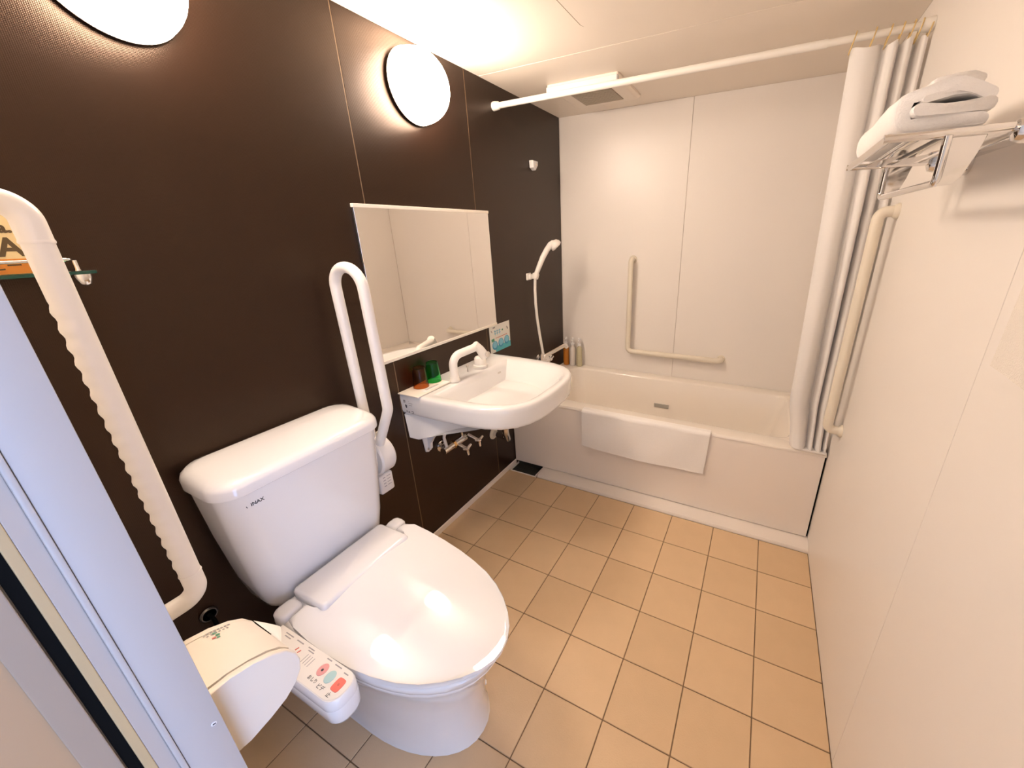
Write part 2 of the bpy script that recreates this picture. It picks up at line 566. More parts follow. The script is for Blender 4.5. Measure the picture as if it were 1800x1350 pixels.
# ================================================================== LAMPS
def wall_lamp(y, z, label):
    t = thing('wall_lamp', label, 'lamp', (0.0, y, z), 'round wall lamps')
    bm = bmesh.new()
    lathe(bm, [(0.085, 0.0003), (0.085, 0.006), (0.095, 0.009)], (0, y, z), 'X', n=40)
    fin('base', bm, 'lamprim', t, smooth=40)
    bm = bmesh.new()
    lathe(bm, [(0.095, 0.0092), (0.1185, 0.0092), (0.1200, 0.0105), (0.1200, 0.0125), (0.1190, 0.0135), (0.095, 0.0135)], (0, y, z), 'X', n=56)
    fin('rim', bm, 'lamprim', t, smooth=40)
    bm = bmesh.new()
    prof = [(0.1185, 0.0138)]
    for k in range(1, 9):
        a = k / 8 * PI / 2
        prof.append((0.1185 * math.cos(a) ** 0.6 if k < 8 else 0.0, 0.0138 + 0.110 * math.sin(a)))
    lathe(bm, prof, (0, y, z), 'X', n=40)
    fin('diffuser', bm, 'lamp', t, smooth=60)
    return t
wall_lamp(1.30, 1.88, 'round glowing wall lamp above the mirror')
wall_lamp(0.50, 1.88, 'round glowing wall lamp above the toilet, cut off by the picture edge')

# ================================================================== BATHTUB
tub = thing('bathtub', 'cream bathtub with flat apron along the back wall', 'bathtub', (0.8, 2.15, 0))
ZR = 0.466
bm = bmesh.new()
def ring_tub(x0, x1, y0, y1, r, z):
    return rrect(x0, x1, y0, y1, r, z, seg=7)
rings = [ring_tub(0.003, 1.597, 1.786, 2.497, 0.004, 0.452),
         ring_tub(0.003, 1.597, 1.786, 2.497, 0.004, ZR - 0.005),
         ring_tub(0.007, 1.593, 1.790, 2.493, 0.006, ZR),
         ring_tub(0.115, 1.475, 1.868, 2.432, 0.075, ZR),
         ring_tub(0.122, 1.468, 1.875, 2.425, 0.073, ZR - 0.003),
         ring_tub(0.128, 1.462, 1.881, 2.419, 0.072, ZR - 0.012),
         ring_tub(0.155, 1.42, 1.895, 2.405, 0.075, 0.28),
         ring_tub(0.18, 1.37, 1.91, 2.39, 0.08, 0.13),
         ring_tub(0.20, 1.34, 1.93, 2.37, 0.08, 0.085),
         ring_tub(0.25, 1.29, 1.98, 2.32, 0.06, 0.075)]
loft(bm, rings, cap0=False, cap1=True)
fin('tub_shell', bm, 'tub', tub, smooth=45)
fin('apron', mbox(0.004, 1.592, 1.788, 1.804, 0.027, 0.451, bev=0.0015), 'apron', tub)
fin('apron_gap_shade', mbox(1.5935, 1.599, 1.80, 1.812, 0.0, 0.46), 'black', tub)  # black strip painting the shade between apron and right wall
bm = bmesh.new()
prism(bm, [Vector((x, 2.4048, z)) for x, z in ((0.718, 0.272), (0.81, 0.272), (0.812, 0.297), (0.716, 0.297))], (0, -0.008, 0), bev=0.0012)
fin('overflow_slot', bm, 'slot', tub)
# ---- floor drain beside the tub
dr = thing('floor_drain', 'dark square floor drain in the corner under the bathtub', 'drain', (0.1, 1.765, 0.0))
bm = bmesh.new()
box(bm, 0.010, 0.016, 1.712, 1.82, -0.003, 0.006)
box(bm, 0.184, 0.192, 1.712, 1.82, -0.003, 0.006)
box(bm, 0.010, 0.192, 1.706, 1.713, -0.003, 0.003)
fin('frame', bm, 'pan', dr)
fin('tray', mbox(0.016, 0.184, 1.713, 1.80, -0.003, -0.0022), 'darkdrain', dr)
fin('back_flap', mbox(0.018, 0.186, 1.800, 1.806, -0.003, 0.027, bev=0.001), 'darkdrain', dr)
for k in range(4):
    fin('grating_bar', mbox(0.020, 0.182, 1.722 + k * 0.019, 1.730 + k * 0.019, -0.0022, 0.0008, bev=0.0008, seg=1), 'darkdrain', dr)

# ---- white towel over the tub edge
def mat_f(u, v):
    x = 0.466 + 0.662 * u
    droop = 0.010 * math.sin(PI * u) + 0.012 * max(0, u - 0.75) * 4 * 0.5
    L0 = 0.030
    Ls = 0.218 + droop
    s = v * (L0 + Ls)
    wob = 0.004 * math.sin(7 * u + 2) * max(0, (s - L0)) / Ls + 0.003 * math.sin(15 * u + 6 * v)
    flare = 0.014 * (max(0, s - L0) / Ls) * math.sin(2.6 * u + 0.4) ** 2
    if s < L0:
        y, z = 1.782 + (L0 - s), ZR + 0.0045 + 0.0 * u
    else:
        d = s - L0
        y = 1.7775 - min(d, 0.008) * 0.5 - flare - wob * 0.6
        z = ZR + 0.004 - d
    x += (-0.012 * (max(0, s - L0) / Ls) if u > 0.9 else 0) * (u - 0.9) * 10
    return Vector((x, y, z))
tw = fin('bath_mat', sheet(bmesh.new(), mat_f, 44, 26, -0.004), 'terry', smooth=70)
tag(tw, 'white terry bath mat draped over the front edge of the bathtub', 'bath mat')

# ---- bottles on the tub corner
def bottle(x, m, label):
    t = thing('pump_bottle', label, 'bottle', (x, 2.452, ZR), 'pump bottles on the tub corner')
    bm = bmesh.new()
    lathe(bm, [(0.017, 0.0005), (0.0205, 0.004), (0.0205, 0.125), (0.018, 0.137), (0.010, 0.146), (0.009, 0.152)], (x, 2.452, ZR), 'Z', n=22)
    fin('body', bm, m, t, smooth=40)
    bm = bmesh.new()
    lathe(bm, [(0.0125, 0.1525), (0.0125, 0.168), (0.006, 0.170), (0.004, 0.190), (0.009, 0.192), (0.0095, 0.204), (0.006, 0.207)], (x, 2.452, ZR), 'Z', n=18)
    tube(bm, [(x, 2.452, ZR + 0.199), (x + 0.006, 2.430, ZR + 0.198), (x + 0.008, 2.418, ZR + 0.192)], 0.0042, n=10)
    fin('pump', bm, 'plastic', t, smooth=40)
bottle(0.046, 'amber', 'amber pump bottle in the tub corner beside the dark wall')
bottle(0.098, 'milky', 'milky white pump bottle between the amber and the pale yellow bottle')
bottle(0.150, 'pale', 'pale yellow clear pump bottle, rightmost of the three bottles')

# ---- bath tap on the dark wall
tp = thing('bath_tap', 'chrome bath mixer tap on the dark wall above the tub', 'tap', (0.0, 2.05, 0.60))
bm = bmesh.new()
tube(bm, [(0.06, 1.955, 0.60), (0.06, 2.145, 0.60)], 0.021, n=18)
fin('mixer_body', bm, 'chrome', tp, smooth=40)
for yy in (1.98, 2.12):
    bm = bmesh.new()
    lathe(bm, [(0.028, 0.0005), (0.028, 0.005), (0.012, 0.010), (0.012, 0.055)], (0, yy, 0.60), 'X', n=18)
    fin('wall_union', bm, 'chrome', tp, smooth=40)
for yy, s in ((1.955, -1), (2.145, 1)):
    bm = bmesh.new()
    lathe(bm, [(0.017, 0), (0.024, 0.004), (0.024, 0.03), (0.018, 0.036)], (0.06, yy, 0.60), (0, s, 0), n=14)
    for k in range(3):
        a = k * 2 * PI / 3 + 0.4
        tube(bm, [(0.06, yy + s * 0.02, 0.60), (0.06 + 0.036 * math.cos(a), yy + s * 0.02, 0.60 + 0.036 * math.sin(a))], 0.006, n=8)
    fin('handle', bm, 'chrome', tp, smooth=40)
bm = bmesh.new()
tube(bm, fillet([(0.065, 2.06, 0.61), (0.075, 2.09, 0.64), (0.150, 2.215, 0.685), (0.160, 2.232, 0.668)], 0.012), [0.016] * 2 + [0.0145] * 20 if False else 0.0145, n=14)
fin('spout', bm, 'chrome', tp, smooth=40)
bm = bmesh.new()
lathe(bm, [(0.012, 0), (0.012, 0.04), (0.015, 0.042), (0.015, 0.058)], (0.07, 2.05, 0.605), 'Z', n=14)
fin('diverter_knob', bm, 'chrome', tp, smooth=40)
bm = bmesh.new()
tube(bm, [(0.085, 2.10, 0.585), (0.10, 2.13, 0.535), (0.102, 2.132, 0.50)], 0.010, n=12)
fin('outlet_stub', bm, 'chrome', tp, smooth=40)
# ---- shower holder, hand shower with hose
hb = thing('shower_holder', 'white shower head clip screwed to the dark wall', 'holder', (0.0, 2.05, 1.13))
fin('wall_plate', mbox(0.0005, 0.012, 2.024, 2.070, 1.112, 1.152, bev=0.004), 'whitegrip', hb, smooth=40)
fin('neck', mbox(0.011, 0.030, 2.034, 2.060, 1.118, 1.146, bev=0.004), 'whitegrip', hb, smooth=40)
bm = bmesh.new()
lathe(bm, [(0.0165, -0.016), (0.019, -0.012), (0.0205, 0.012), (0.018, 0.016)], (0.045, 2.060, 1.134), (0.22, 0.12, 1), n=18)
fin('clip', bm, 'whitegrip', hb, smooth=40)
sh = thing('hand_shower', 'white hand shower hanging in its wall clip with long hose', 'shower head', (0.045, 2.06, 1.13))
bm = bmesh.new()
tube(bm, [(0.043, 2.058, 1.120), (0.050, 2.064, 1.15), (0.062, 2.080, 1.19), (0.078, 2.10, 1.24), (0.094, 2.122, 1.280), (0.108, 2.140, 1.305), (0.120, 2.155, 1.312)],
     [0.0125, 0.0135, 0.0150, 0.0165, 0.0165, 0.0185, 0.021], n=16)
fin('handle', bm, 'whitegrip', sh, smooth=50)
bm = bmesh.new()
hd = Vector((0.62, 0.30, -0.72))
lathe(bm, [(0.010, -0.022), (0.026, -0.014), (0.034, 0.0), (0.035, 0.016), (0.032, 0.020)], (0.126, 2.160, 1.308), hd, n=24)
fin('spray_head', bm, 'whitegrip', sh, smooth=45)
bm = bmesh.new()
lathe(bm, [(0.027, 0.0203), (0.027, 0.022), (0.024, 0.023)], (0.126, 2.160, 1.308), hd, n=24)
fin('spray_face', bm, 'holder', sh, smooth=45)
bm = bmesh.new()
pts = [(0.043, 2.058, 1.120), (0.040, 2.056, 1.06), (0.040, 2.056, 0.98), (0.043, 2.062, 0.88), (0.050, 2.072, 0.78), (0.058, 2.085, 0.68), (0.063, 2.090, 0.62), (0.064, 2.088, 0.592)]
tube(bm, pts, 0.0085, n=12)
fin('hose', bm, 'whitegrip', sh, smooth=60)
# ---- wall hook for the clothes line
bm = bmesh.new()
prism(bm, [Vector((0.0005, y, z)) for y, z in ((2.115, 1.748), (2.170, 1.748), (2.168, 1.724), (2.143, 1.700), (2.118, 1.712))], (0.030, 0, 0), bev=0.006, seg=3)
hk = thing('wall_hook', 'small white hook on the dark wall beneath the curtain rod', 'hook', (0.0, 2.142, 1.725))
fin('hook_body', bm, 'plastic', hk, smooth=40)
bm = bmesh.new()
lathe(bm, [(0.006, 0.0), (0.006, 0.002), (0.004, 0.003)], (0.0305, 2.146, 1.728), 'X', n=12)
fin('cap', bm, 'holder', hk)

# ================================================================== L-SHAPED GRAB BAR ON BACK WALL
gb = thing('grab_bar', 'ivory L-shaped grab bar on the wall behind the bathtub', 'grab bar', (0.505, 2.5, 0.62))
bm = bmesh.new()
YB = 2.452
tube(bm, fillet([(0.503, 2.4995, 1.205), (0.503, YB, 1.205), (0.503, YB, 0.62), (1.085, YB, 0.62), (1.085, 2.4995, 0.62)], [0, 0.03, 0.03, 0.03, 0]), 0.0165, n=18)
fin('rail', bm, 'ivory', gb, smooth=60)
for x, z in ((0.503, 1.205), (1.085, 0.62)):
    bm = bmesh.new()
    lathe(bm, [(0.0245, 0.0), (0.0245, 0.004), (0.0205, 0.012)], (x, 2.4998, z), (0, -1, 0), n=22)
    fin('flange', bm, 'ivory', gb, smooth=40)
# ---- vertical grab bar on right wall
gr = thing('grab_bar', 'ivory vertical grab bar on the right wall beside the shower curtain', 'grab bar', (1.6, 1.68, 0.64))
bm = bmesh.new()
tube(bm, fillet([(1.5995, 1.672, 1.415), (1.551, 1.672, 1.415), (1.551, 1.672, 0.637), (1.5995, 1.672, 0.637)], [0, 0.03, 0.03, 0]), 0.0172, n=18)
fin('rail', bm, 'ivory', gr, smooth=60)
for z in (1.415, 0.637):
    bm = bmesh.new()
    lathe(bm, [(0.024, 0.0), (0.024, 0.004), (0.0185, 0.014)], (1.5998, 1.672, z), (-1, 0, 0), n=22)
    fin('flange', bm, 'ivory', gr, smooth=40)
for z in (1.374, 0.678):
    bm = bmesh.new()
    lathe(bm, [(0.0178, -0.002), (0.0181, 0.0), (0.0178, 0.002)], (1.551, 1.672, z), 'Z', n=20)
    fin('joint_ring', bm, 'ivory', gr, smooth=40)

# ---- big vertical grab bar near the camera with wavy grip
gf = thing('grab_bar', 'large cream grab bar with wavy finger grip in the left foreground', 'grab bar', (0.36, YF, 0.73))
bx_, by_ = 0.352, 0.1895
ztop, zbot = 1.378, 0.786
R_ = 0.0158
bm = bmesh.new()
n = 20
rings = []
NZ = 120
dirv = Vector((0.30, -0.954, 0)).normalized()       # ripples face the wall side
for k in range(NZ + 1):
    z = zbot + (ztop - zbot) * k / NZ
    dpt = 0.0017 if 0.03 < k / NZ < 0.86 else 0.0
    ph = (z - zbot) / 0.0262 * 2 * PI
    ring = []
    for i in range(n):
        a = 2 * PI * i / n
        d = Vector((math.cos(a), math.sin(a), 0))
        wgt = max(0.0, d.dot(dirv)) ** 0.7
        ring.append(Vector((bx_, by_, z)) + d * (R_ + wgt * (dpt * math.cos(ph) + dpt * 0.4)))
    rings.append(ring)
loft(bm, rings)
fin('grip', bm, 'whitegrip', gf, smooth=70)
for z0, zs in ((ztop, 1), (zbot, -1)):
    bm = bmesh.new()
    tube(bm, fillet([(bx_, by_, z0), (bx_, by_, z0 + zs * 0.052), (bx_, YF + 0.0005, z0 + zs * 0.052)], 0.042, seg=12), 0.0164, n=22)
    fin('elbow', bm, 'whitegrip', gf, smooth=60)
    bm = bmesh.new()
    lathe(bm, [(0.0166, -0.0025), (0.0173, 0.0), (0.0166, 0.0025)], (bx_, by_, z0), 'Z', n=24)
    fin('joint_ring', bm, 'whitegrip', gf, smooth=40)
    bm = bmesh.new()
    lathe(bm, [(0.026, 0.0003), (0.026, 0.004), (0.018, 0.012)], (bx_, YF, z0 + zs * 0.052), 'Y', n=22)
    fin('flange', bm, 'whitegrip', gf, smooth=40)

# ---- fold-up grab bar between toilet and basin
gu = thing('fold_up_grab_bar', 'white U-shaped fold-up grab bar raised between toilet and wash basin', 'grab bar', (0.0, 0.80, 0.50))
bm = bmesh.new()
tube(bm, fillet([(0.070, 0.805, 0.70), (0.066, 0.80, 0.80), (0.060, 0.80, 1.29), (0.186, 0.80, 1.29), (0.192, 0.80, 0.835), (0.115, 0.80, 0.69)], [0, 0.05, 0.0625, 0.0625, 0.05, 0], seg=10), 0.0165, n=18)
fin('rail', bm, 'whitegrip', gu, smooth=60)
bm = bmesh.new()
prof = []
lathe(bm, [(0.02, 0.772), (0.066, 0.774), (0.072, 0.780), (0.072, 0.828), (0.066, 0.836), (0.02, 0.838)], (0.076, 0, 0.632), 'Y', n=36)
fin('hinge_drum', bm, 'whitegrip', gu, smooth=35)
fin('wall_plate', mbox(0.0005, 0.012, 0.765, 0.855, 0.48, 0.74, bev=0.004), 'whitegrip', gu, smooth=40)
fin('lower_box', mbox(0.0125, 0.105, 0.775, 0.835, 0.478, 0.556, bev=0.008, seg=3), 'whitegrip', gu, smooth=40)
bm = bmesh.new()
lathe(bm, [(0.010, 0.0), (0.0105, 0.022), (0.008, 0.028), (0.001, 0.030)], (0.120, 0.80, 0.708), (0.0, 0, 1), n=16)
fin('release_knob', bm, 'ivory', gu, smooth=40)
strokes('label_plate', [((0.108, 0.8382, 0.590), (0.128, 0.8382, 0.604), 0.014)], (0, 1, 0), 'greyink', gu)
strokes('warning_print', [((0.1053, 0.79, 0.545 - k * 0.012), (0.1053, 0.80, 0.545 - k * 0.012), 0.003) for k in range(4)] + [((0.1053, 0.806, 0.545 - k * 0.012), (0.1053, 0.822, 0.545 - k * 0.012), 0.002) for k in range(4)], (1, 0, 0), 'greyink', gu)

# ================================================================== MIRROR
mi = thing('wall_mirror', 'frameless rectangular mirror on the dark wall above the wash basin', 'mirror', (0.0, 1.32, 0.92))
fin('backing', mbox(0.0005, 0.006, 0.955, 1.685, 0.93, 1.47), 'brushed', mi)
fin('mirror_glass', mbox(0.006, 0.011, 0.953, 1.688, 0.928, 1.472, bev=0.0008, seg=1), 'mirror', mi)
for z0, z1 in ((0.919, 0.931), (1.466, 1.478)):
    fin('clip_channel', mbox(0.0005, 0.0135, 0.951, 1.690, z0, z1, bev=0.001), 'holder', mi)

# ================================================================== WASH BASIN
YC = 1.318
ba = thing('wash_basin', 'white ceramic wall-hung wash basin below the mirror', 'basin', (0.0, YC, 0.57))
HW = [(0.0, 0.306), (0.10, 0.308), (0.22, 0.308), (0.32, 0.303), (0.40, 0.291), (0.46, 0.268), (0.505, 0.232), (0.535, 0.185), (0.552, 0.13), (0.560, 0.068), (0.562, 0.0)]
def outline(k, z, sx=1.0, xo=0.0):
    """half-width list -> closed ring, k = inset"""
    half = []
    for i, (x, w) in enumerate(HW):
        half.append((x, w))
    pts = [Vector((x, YC - w, 0)) for x, w in half] + [Vector((x, YC + w, 0)) for x, w in reversed(half[:-1])]
    out = []
    N = len(pts)
    for i, p in enumerate(pts):
        if i == 0 or i == N - 1:
            nx = 0.0
            ny = -1 if i == 0 else 1
            q = Vector((p.x + 0.0, p.y - ny * k, z))
        else:
            t = (pts[i + 1] - pts[i - 1]).normalized()
            nrm = Vector((t.y, -t.x, 0))
            q = Vector((p.x - nrm.x * k, p.y - nrm.y * k, z))
        q.x = max(0.001, q.x)
        out.append(q)
    return out
def bowl_ring(x0, x1, w, r, z):
    """inner opening with the same vertex count as outline()"""
    pts = []
    N = 2 * len(HW) - 1
    for i in range(N):
        f = i / (N - 1)
        # straight back, superellipse front
        a = -PI / 2 + PI * f
        c, s = math.cos(a), math.sin(a)
        e = r
        x = x0 + (x1 - x0) * (abs(c) ** e)
        y = YC + w * (abs(s) ** e) * (1 if s > 0 else -1)
        pts.append(Vector((x, y, z)))
    return pts
bm = bmesh.new()
rings = [outline(0.030, 0.690), outline(0.010, 0.6905), outline(0.003, 0.695), outline(0.0, 0.706), outline(-0.002, 0.755), outline(-0.001, 0.770), outline(0.004, 0.7775), outline(0.012, 0.780),
         bowl_ring(0.135, 0.528, 0.262, 0.52, 0.7785), bowl_ring(0.142, 0.518, 0.252, 0.54, 0.772), bowl_ring(0.150, 0.500, 0.235, 0.56, 0.75), bowl_ring(0.160, 0.455, 0.205, 0.62, 0.70),
         bowl_ring(0.175, 0.40, 0.165, 0.7, 0.665), bowl_ring(0.20, 0.33, 0.09, 0.85, 0.648)]
loft(bm, rings, cap0=True, cap1=True)
fin('basin_body', bm, 'ceramic', ba, smooth=50)
# shroud under the basin
bm = bmesh.new()
def shroud(z, xf, w):
    return [Vector((0.001, YC - w, z)), Vector((xf, YC - w, z)), Vector((xf, YC + w, z)), Vector((0.001, YC + w, z))]
poly = [(0.001, 0.572), (0.055, 0.574), (0.13, 0.608), (0.22, 0.640), (0.33, 0.662), (0.44, 0.672), (0.44, 0.6895), (0.001, 0.6895)]
wt = []
A, B = [], []
for x, z in poly:
    w_ = 0.3055 - 0.008 * (1 - (z - 0.57) / 0.12) - max(0, x - 0.24) ** 1.5 * 1.6
    A.append(bm.verts.new((x, YC - w_, z)))
    B.append(bm.verts.new((x, YC + w_, z)))
nA = len(A)
bm.faces.new(A); bm.faces.new(list(reversed(B)))
for i in range(nA):
    bm.faces.new((A[i], B[i], B[(i + 1) % nA], A[(i + 1) % nA]))
bmesh.ops.bevel(bm, geom=[e for e in bm.edges], offset=0.004, segments=2, affect='EDGES')
fin('shroud', bm, 'ceramic', ba, smooth=40)
bm = bmesh.new()
lathe(bm, [(0.021, 0.0), (0.021, 0.002), (0.014, 0.003), (0.013, -0.001)], (0.255, YC + 0.06, 0.6484), 'Z', n=24)
dn = fin('drain', bm, 'chrome', ba, smooth=40)
bm = bmesh.new()
lathe(bm, [(0.0105, 0.0031), (0.0105, 0.0044), (0.008, 0.0050)], (0.255, YC + 0.06, 0.6484), 'Z', n=18)
fin('drain_plug', bm, 'darkdrain', dn)
bm = bmesh.new()
prism(bm, [Vector((0.1505, YC + 0.165 + y, 0.735 + z)) for y, z in ((-0.011, -0.004), (0.011, -0.004), (0.013, 0.0), (0.011, 0.004), (-0.011, 0.004), (-0.013, 0.0))], (0.0035, 0, 0))
fin('overflow_hole', bm, 'brushed', ba)
fin('deck_plate', mbox(0.002, 0.112, YC - 0.3175, YC - 0.128, 0.7802, 0.7858, bev=0.002), 'holder', ba, smooth=40)
# printed decals on the near side
dec = []
ys = YC - 0.3085
for k, (x, z, w) in enumerate(((0.018, 0.754, 0.010), (0.022, 0.748, 0.006), (0.024, 0.732, 0.010), (0.025, 0.727, 0.008), (0.026, 0.708, 0.006), (0.038, 0.706, 0.006))):
    dec.append(((x, ys, z), (x + w, ys, z), 0.0035))
dec += [((0.019, ys, 0.752), (0.020, ys, 0.743), 0.002), ((0.026, ys, 0.736), (0.030, ys, 0.722), 0.003), ((0.030, ys, 0.737), (0.027, ys, 0.724), 0.003), ((0.054, ys, 0.711), (0.064, ys, 0.711), 0.0018), ((0.055, ys, 0.703), (0.065, ys, 0.703), 0.0018), ((0.064, ys, 0.711), (0.064, ys, 0.703), 0.0018)]
strokes('decal_print', dec, (0, -1, 0), 'ink', ba)
strokes('decal_fine_print', [((0.045, ys, 0.754 - 0.009 * k), (0.062 + 0.02 * (k % 2), ys, 0.754 - 0.009 * k), 0.0025) for k in range(3)], (0, -1, 0), 'greyink', ba)
# bracket tab at the wall
bm = bmesh.new()
prism(bm, [Vector((x, 1.108, z)) for x, z in ((0.001, 0.60), (0.10, 0.60), (0.075, 0.565), (0.045, 0.535), (0.022, 0.505), (0.022, 0.478), (0.013, 0.466), (0.001, 0.466))], (0, 0.012, 0), bev=0.002)
br = fin('wall_bracket', bm, 'ceramic', ba, smooth=30)
bm = bmesh.new()
prism(bm, [Vector((0.001, y, z)) for y, z in ((1.078, 0.60), (1.12, 0.60), (1.12, 0.466), (1.108, 0.458), (1.092, 0.466))], (0.006, 0, 0), bev=0.001)
fin('bracket_plate', bm, 'ceramic', br, smooth=30)
bm = bmesh.new()
lathe(bm, [(0.006, 0.0065), (0.006, 0.010), (0.003, 0.011)], (0.001, 1.106, 0.475), 'X', n=12)
fin('bolt', bm, 'brushed', br)

# ---- faucet on the basin
fa = thing('basin_faucet', 'white swivel basin faucet with bent spout and round mixer knob', 'faucet', (0.115, 1.21, 0.78))
bm = bmesh.new()
lathe(bm, [(0.023, 0.0005), (0.023, 0.006), (0.0195, 0.010), (0.0185, 0.02)], (0.115, 1.212, 0.78), 'Z', n=22)
tube(bm, fillet([(0.115, 1.212, 0.785), (0.115, 1.212, 0.890), (0.142, 1.345, 0.902)], 0.045, seg=10), 0.0175, n=18)
fin('spout', bm, 'whitegrip', fa, smooth=50)
bm = bmesh.new()
tube(bm, [(0.140, 1.335, 0.916), (0.150, 1.356, 0.888), (0.158, 1.368, 0.862), (0.162, 1.374, 0.848)], [0.017, 0.0195, 0.0215, 0.020], n=18)
fin('spout_head', bm, 'whitegrip', fa, smooth=40)
bm = bmesh.new()
lathe(bm, [(0.0125, 0.0), (0.0125, 0.006), (0.009, 0.007)], (0.1815, 1.366, 0.866), (0.85, -0.35, 0.28), n=14)
fin('aerator', bm, 'chrome', fa, smooth=40)
bm = bmesh.new()
lathe(bm, [(0.034, 0.0005), (0.034, 0.012), (0.029, 0.016), (0.027, 0.045), (0.022, 0.052), (0.012, 0.055)], (0.10, 1.412, 0.78), 'Z', n=24)
fin('mixer_knob', bm, 'whitegrip', fa, smooth=40)
bm = bmesh.new()
lathe(bm, [(0.004, 0.0), (0.003, 0.012), (0.003, 0.020), (0.006, 0.022), (0.006, 0.030), (0.003, 0.032)], (0.085, 1.335, 0.78), 'Z', n=12)
fin('plug_lift_rod', bm, 'brushed', fa, smooth=40)

# ---- tumblers upside down on the deck
def tumbler(x, y, m, label):
    t = thing('tumbler', label, 'tumbler', (x, y, 0.786), 'tumblers on the basin deck')
    bm = bmesh.new()
    prof = [(0.0315, 0.0), (0.0255, 0.082), (0.0235, 0.086), (0.0, 0.086)]
    inn = [(0.0, 0.080), (0.0215, 0.080), (0.0235, 0.078), (0.0295, 0.0)]
    lathe(bm, [prof[-1], prof[-2], prof[-3], prof[0], inn[-1], inn[-2], inn[-3], inn[0]], (x, y, 0.7862), 'Z', n=28, cap=False)
    fin('glass_wall', bm, m, t, smooth=40)
tumbler(0.040, 1.092, 'amberglass', 'amber glass tumbler turned upside down on the basin deck')
tumbler(0.040, 1.166, 'greenglass', 'green glass tumbler turned upside down beside the amber one')

# ---- printed paper strip on the deck
bm = bmesh.new()
def strip_f(u, v):
    a = Vector((0.078, 1.052, 0.7866)); b = Vector((0.086, 1.185, 0.7866))
    p = a + (b - a) * u
    return p + Vector((0.026 * v, 0, 0.0012 * math.sin(PI * u)))
st = fin('paper_strip', sheet(bm, strip_f, 10, 3, -0.0006), 'paper')
tag(st, 'narrow white paper strip with fine blue print lying on the basin deck', 'paper strip')
strokes('print', [((0.084 + 0.007 * k, 1.068, 0.7882), (0.088 + 0.007 * k, 1.135, 0.7892), 0.0022) for k in range(2)], (0, 0, 1), 'greyink', st)

# ---- stop valves under the basin
sv = thing('stop_valve', 'pair of chrome stop valves with brass nut under the wash basin', 'valve', (0.0, 1.22, 0.45))
bm = bmesh.new()
lathe(bm, [(0.026, 0.0005), (0.026, 0.006), (0.012, 0.010), (0.012, 0.05)], (0, 1.185, 0.475), 'X', n=18)
fin('wall_union', bm, 'chrome', sv, smooth=40)
bm = bmesh.new()
tube(bm, [(0.05, 1.15, 0.475), (0.05, 1.30, 0.475)], 0.017, n=16)
fin('valve_body', bm, 'chrome', sv, smooth=40)
bm = bmesh.new()
lathe(bm, [(0.020, 0.0), (0.020, 0.014)], (0.05, 1.212, 0.475), 'Y', n=6)
fin('brass_nut', bm, 'brass', sv)
for yy in (1.235, 1.325):
    bm = bmesh.new()
    tube(bm, [(0.05, yy, 0.475), (0.098, yy + 0.01, 0.452)], 0.010, n=12)
    fin('spindle', bm, 'chrome', sv, smooth=40)
    bm = bmesh.new()
    for k in range(3):
        a = 2 * PI * k / 3 + 0.5
        c = Vector((0.103, yy + 0.012, 0.449))
        e = c + Vector((0.006, 0.030 * math.cos(a), 0.030 * math.sin(a)))
        tube(bm, [c, e], [0.009, 0.006], n=10)
    lathe(bm, [(0.011, -0.006), (0.012, 0.008), (0.008, 0.011)], (0.103, yy + 0.012, 0.449), (1, 0.1, -0.4), n=12)
    fin('cross_handle', bm, 'chrome', sv, smooth=40)
for yy in (1.175, 1.285):
    bm = bmesh.new()
    tube(bm, fillet([(0.05, yy, 0.485), (0.06, yy - 0.02, 0.55), (0.09, yy + 0.03, 0.66)], 0.03), 0.007, n=10)
    fin('supply_hose', bm, 'chrome' if yy > 1.2 else 'whitegrip', sv, smooth=60)
bm = bmesh.new()
lathe(bm, [(0.033, 0.0005), (0.033, 0.006), (0.018, 0.012), (0.016, 0.03)], (0, 1.585, 0.315), 'X', n=22)
tr = thing('drain_trap', 'chrome drain pipe with round wall flange under the wash basin', 'pipe', (0.0, 1.5, 0.45))
fin('flange', bm, 'ivory', tr, smooth=40)
bm = bmesh.new()
tube(bm, fillet([(0.03, 1.585, 0.315), (0.10, 1.575, 0.315), (0.16, 1.50, 0.36), (0.21, YC + 0.10, 0.45), (0.22, YC + 0.09, 0.655)], 0.05), 0.016, n=14)
fin('pipe', bm, 'chrome', tr, smooth=60)
sv.location.z -= 0.028

# ---- info card under the mirror
cy0, cy1, cz0, cz1 = 1.630, 1.818, 0.770, 0.9175
ca = thing('info_card', 'blue and white printed notice card on the dark wall below the mirror', 'card', (0.0, 1.72, 0.77))
fin('card_sheet', mbox(0.0005, 0.002, cy0, cy1, cz0, cz1), 'cardpaper', ca)
fin('blue_band', mbox(0.002, 0.0023, cy0 + 0.045, cy1, cz0, cz0 + 0.032), 'tealink', ca)
for k in range(3):
    yy = cy0 + 0.040 + k * 0.056
    zz = cz0 + 0.038 + k * 0.004
    bm = bmesh.new()
    lathe(bm, [(0.0245, 0.0023), (0.0245, 0.0027)], (0, yy, zz), 'X', n=26)
    c_ = fin('round_picture', bm, 'blueink', ca)
    bm = bmesh.new()
    lathe(bm, [(0.0185, 0.0027), (0.0185, 0.0030)], (0, yy, zz + 0.004), 'X', n=22)
    fin('picture_centre', bm, 'lightblue', c_)
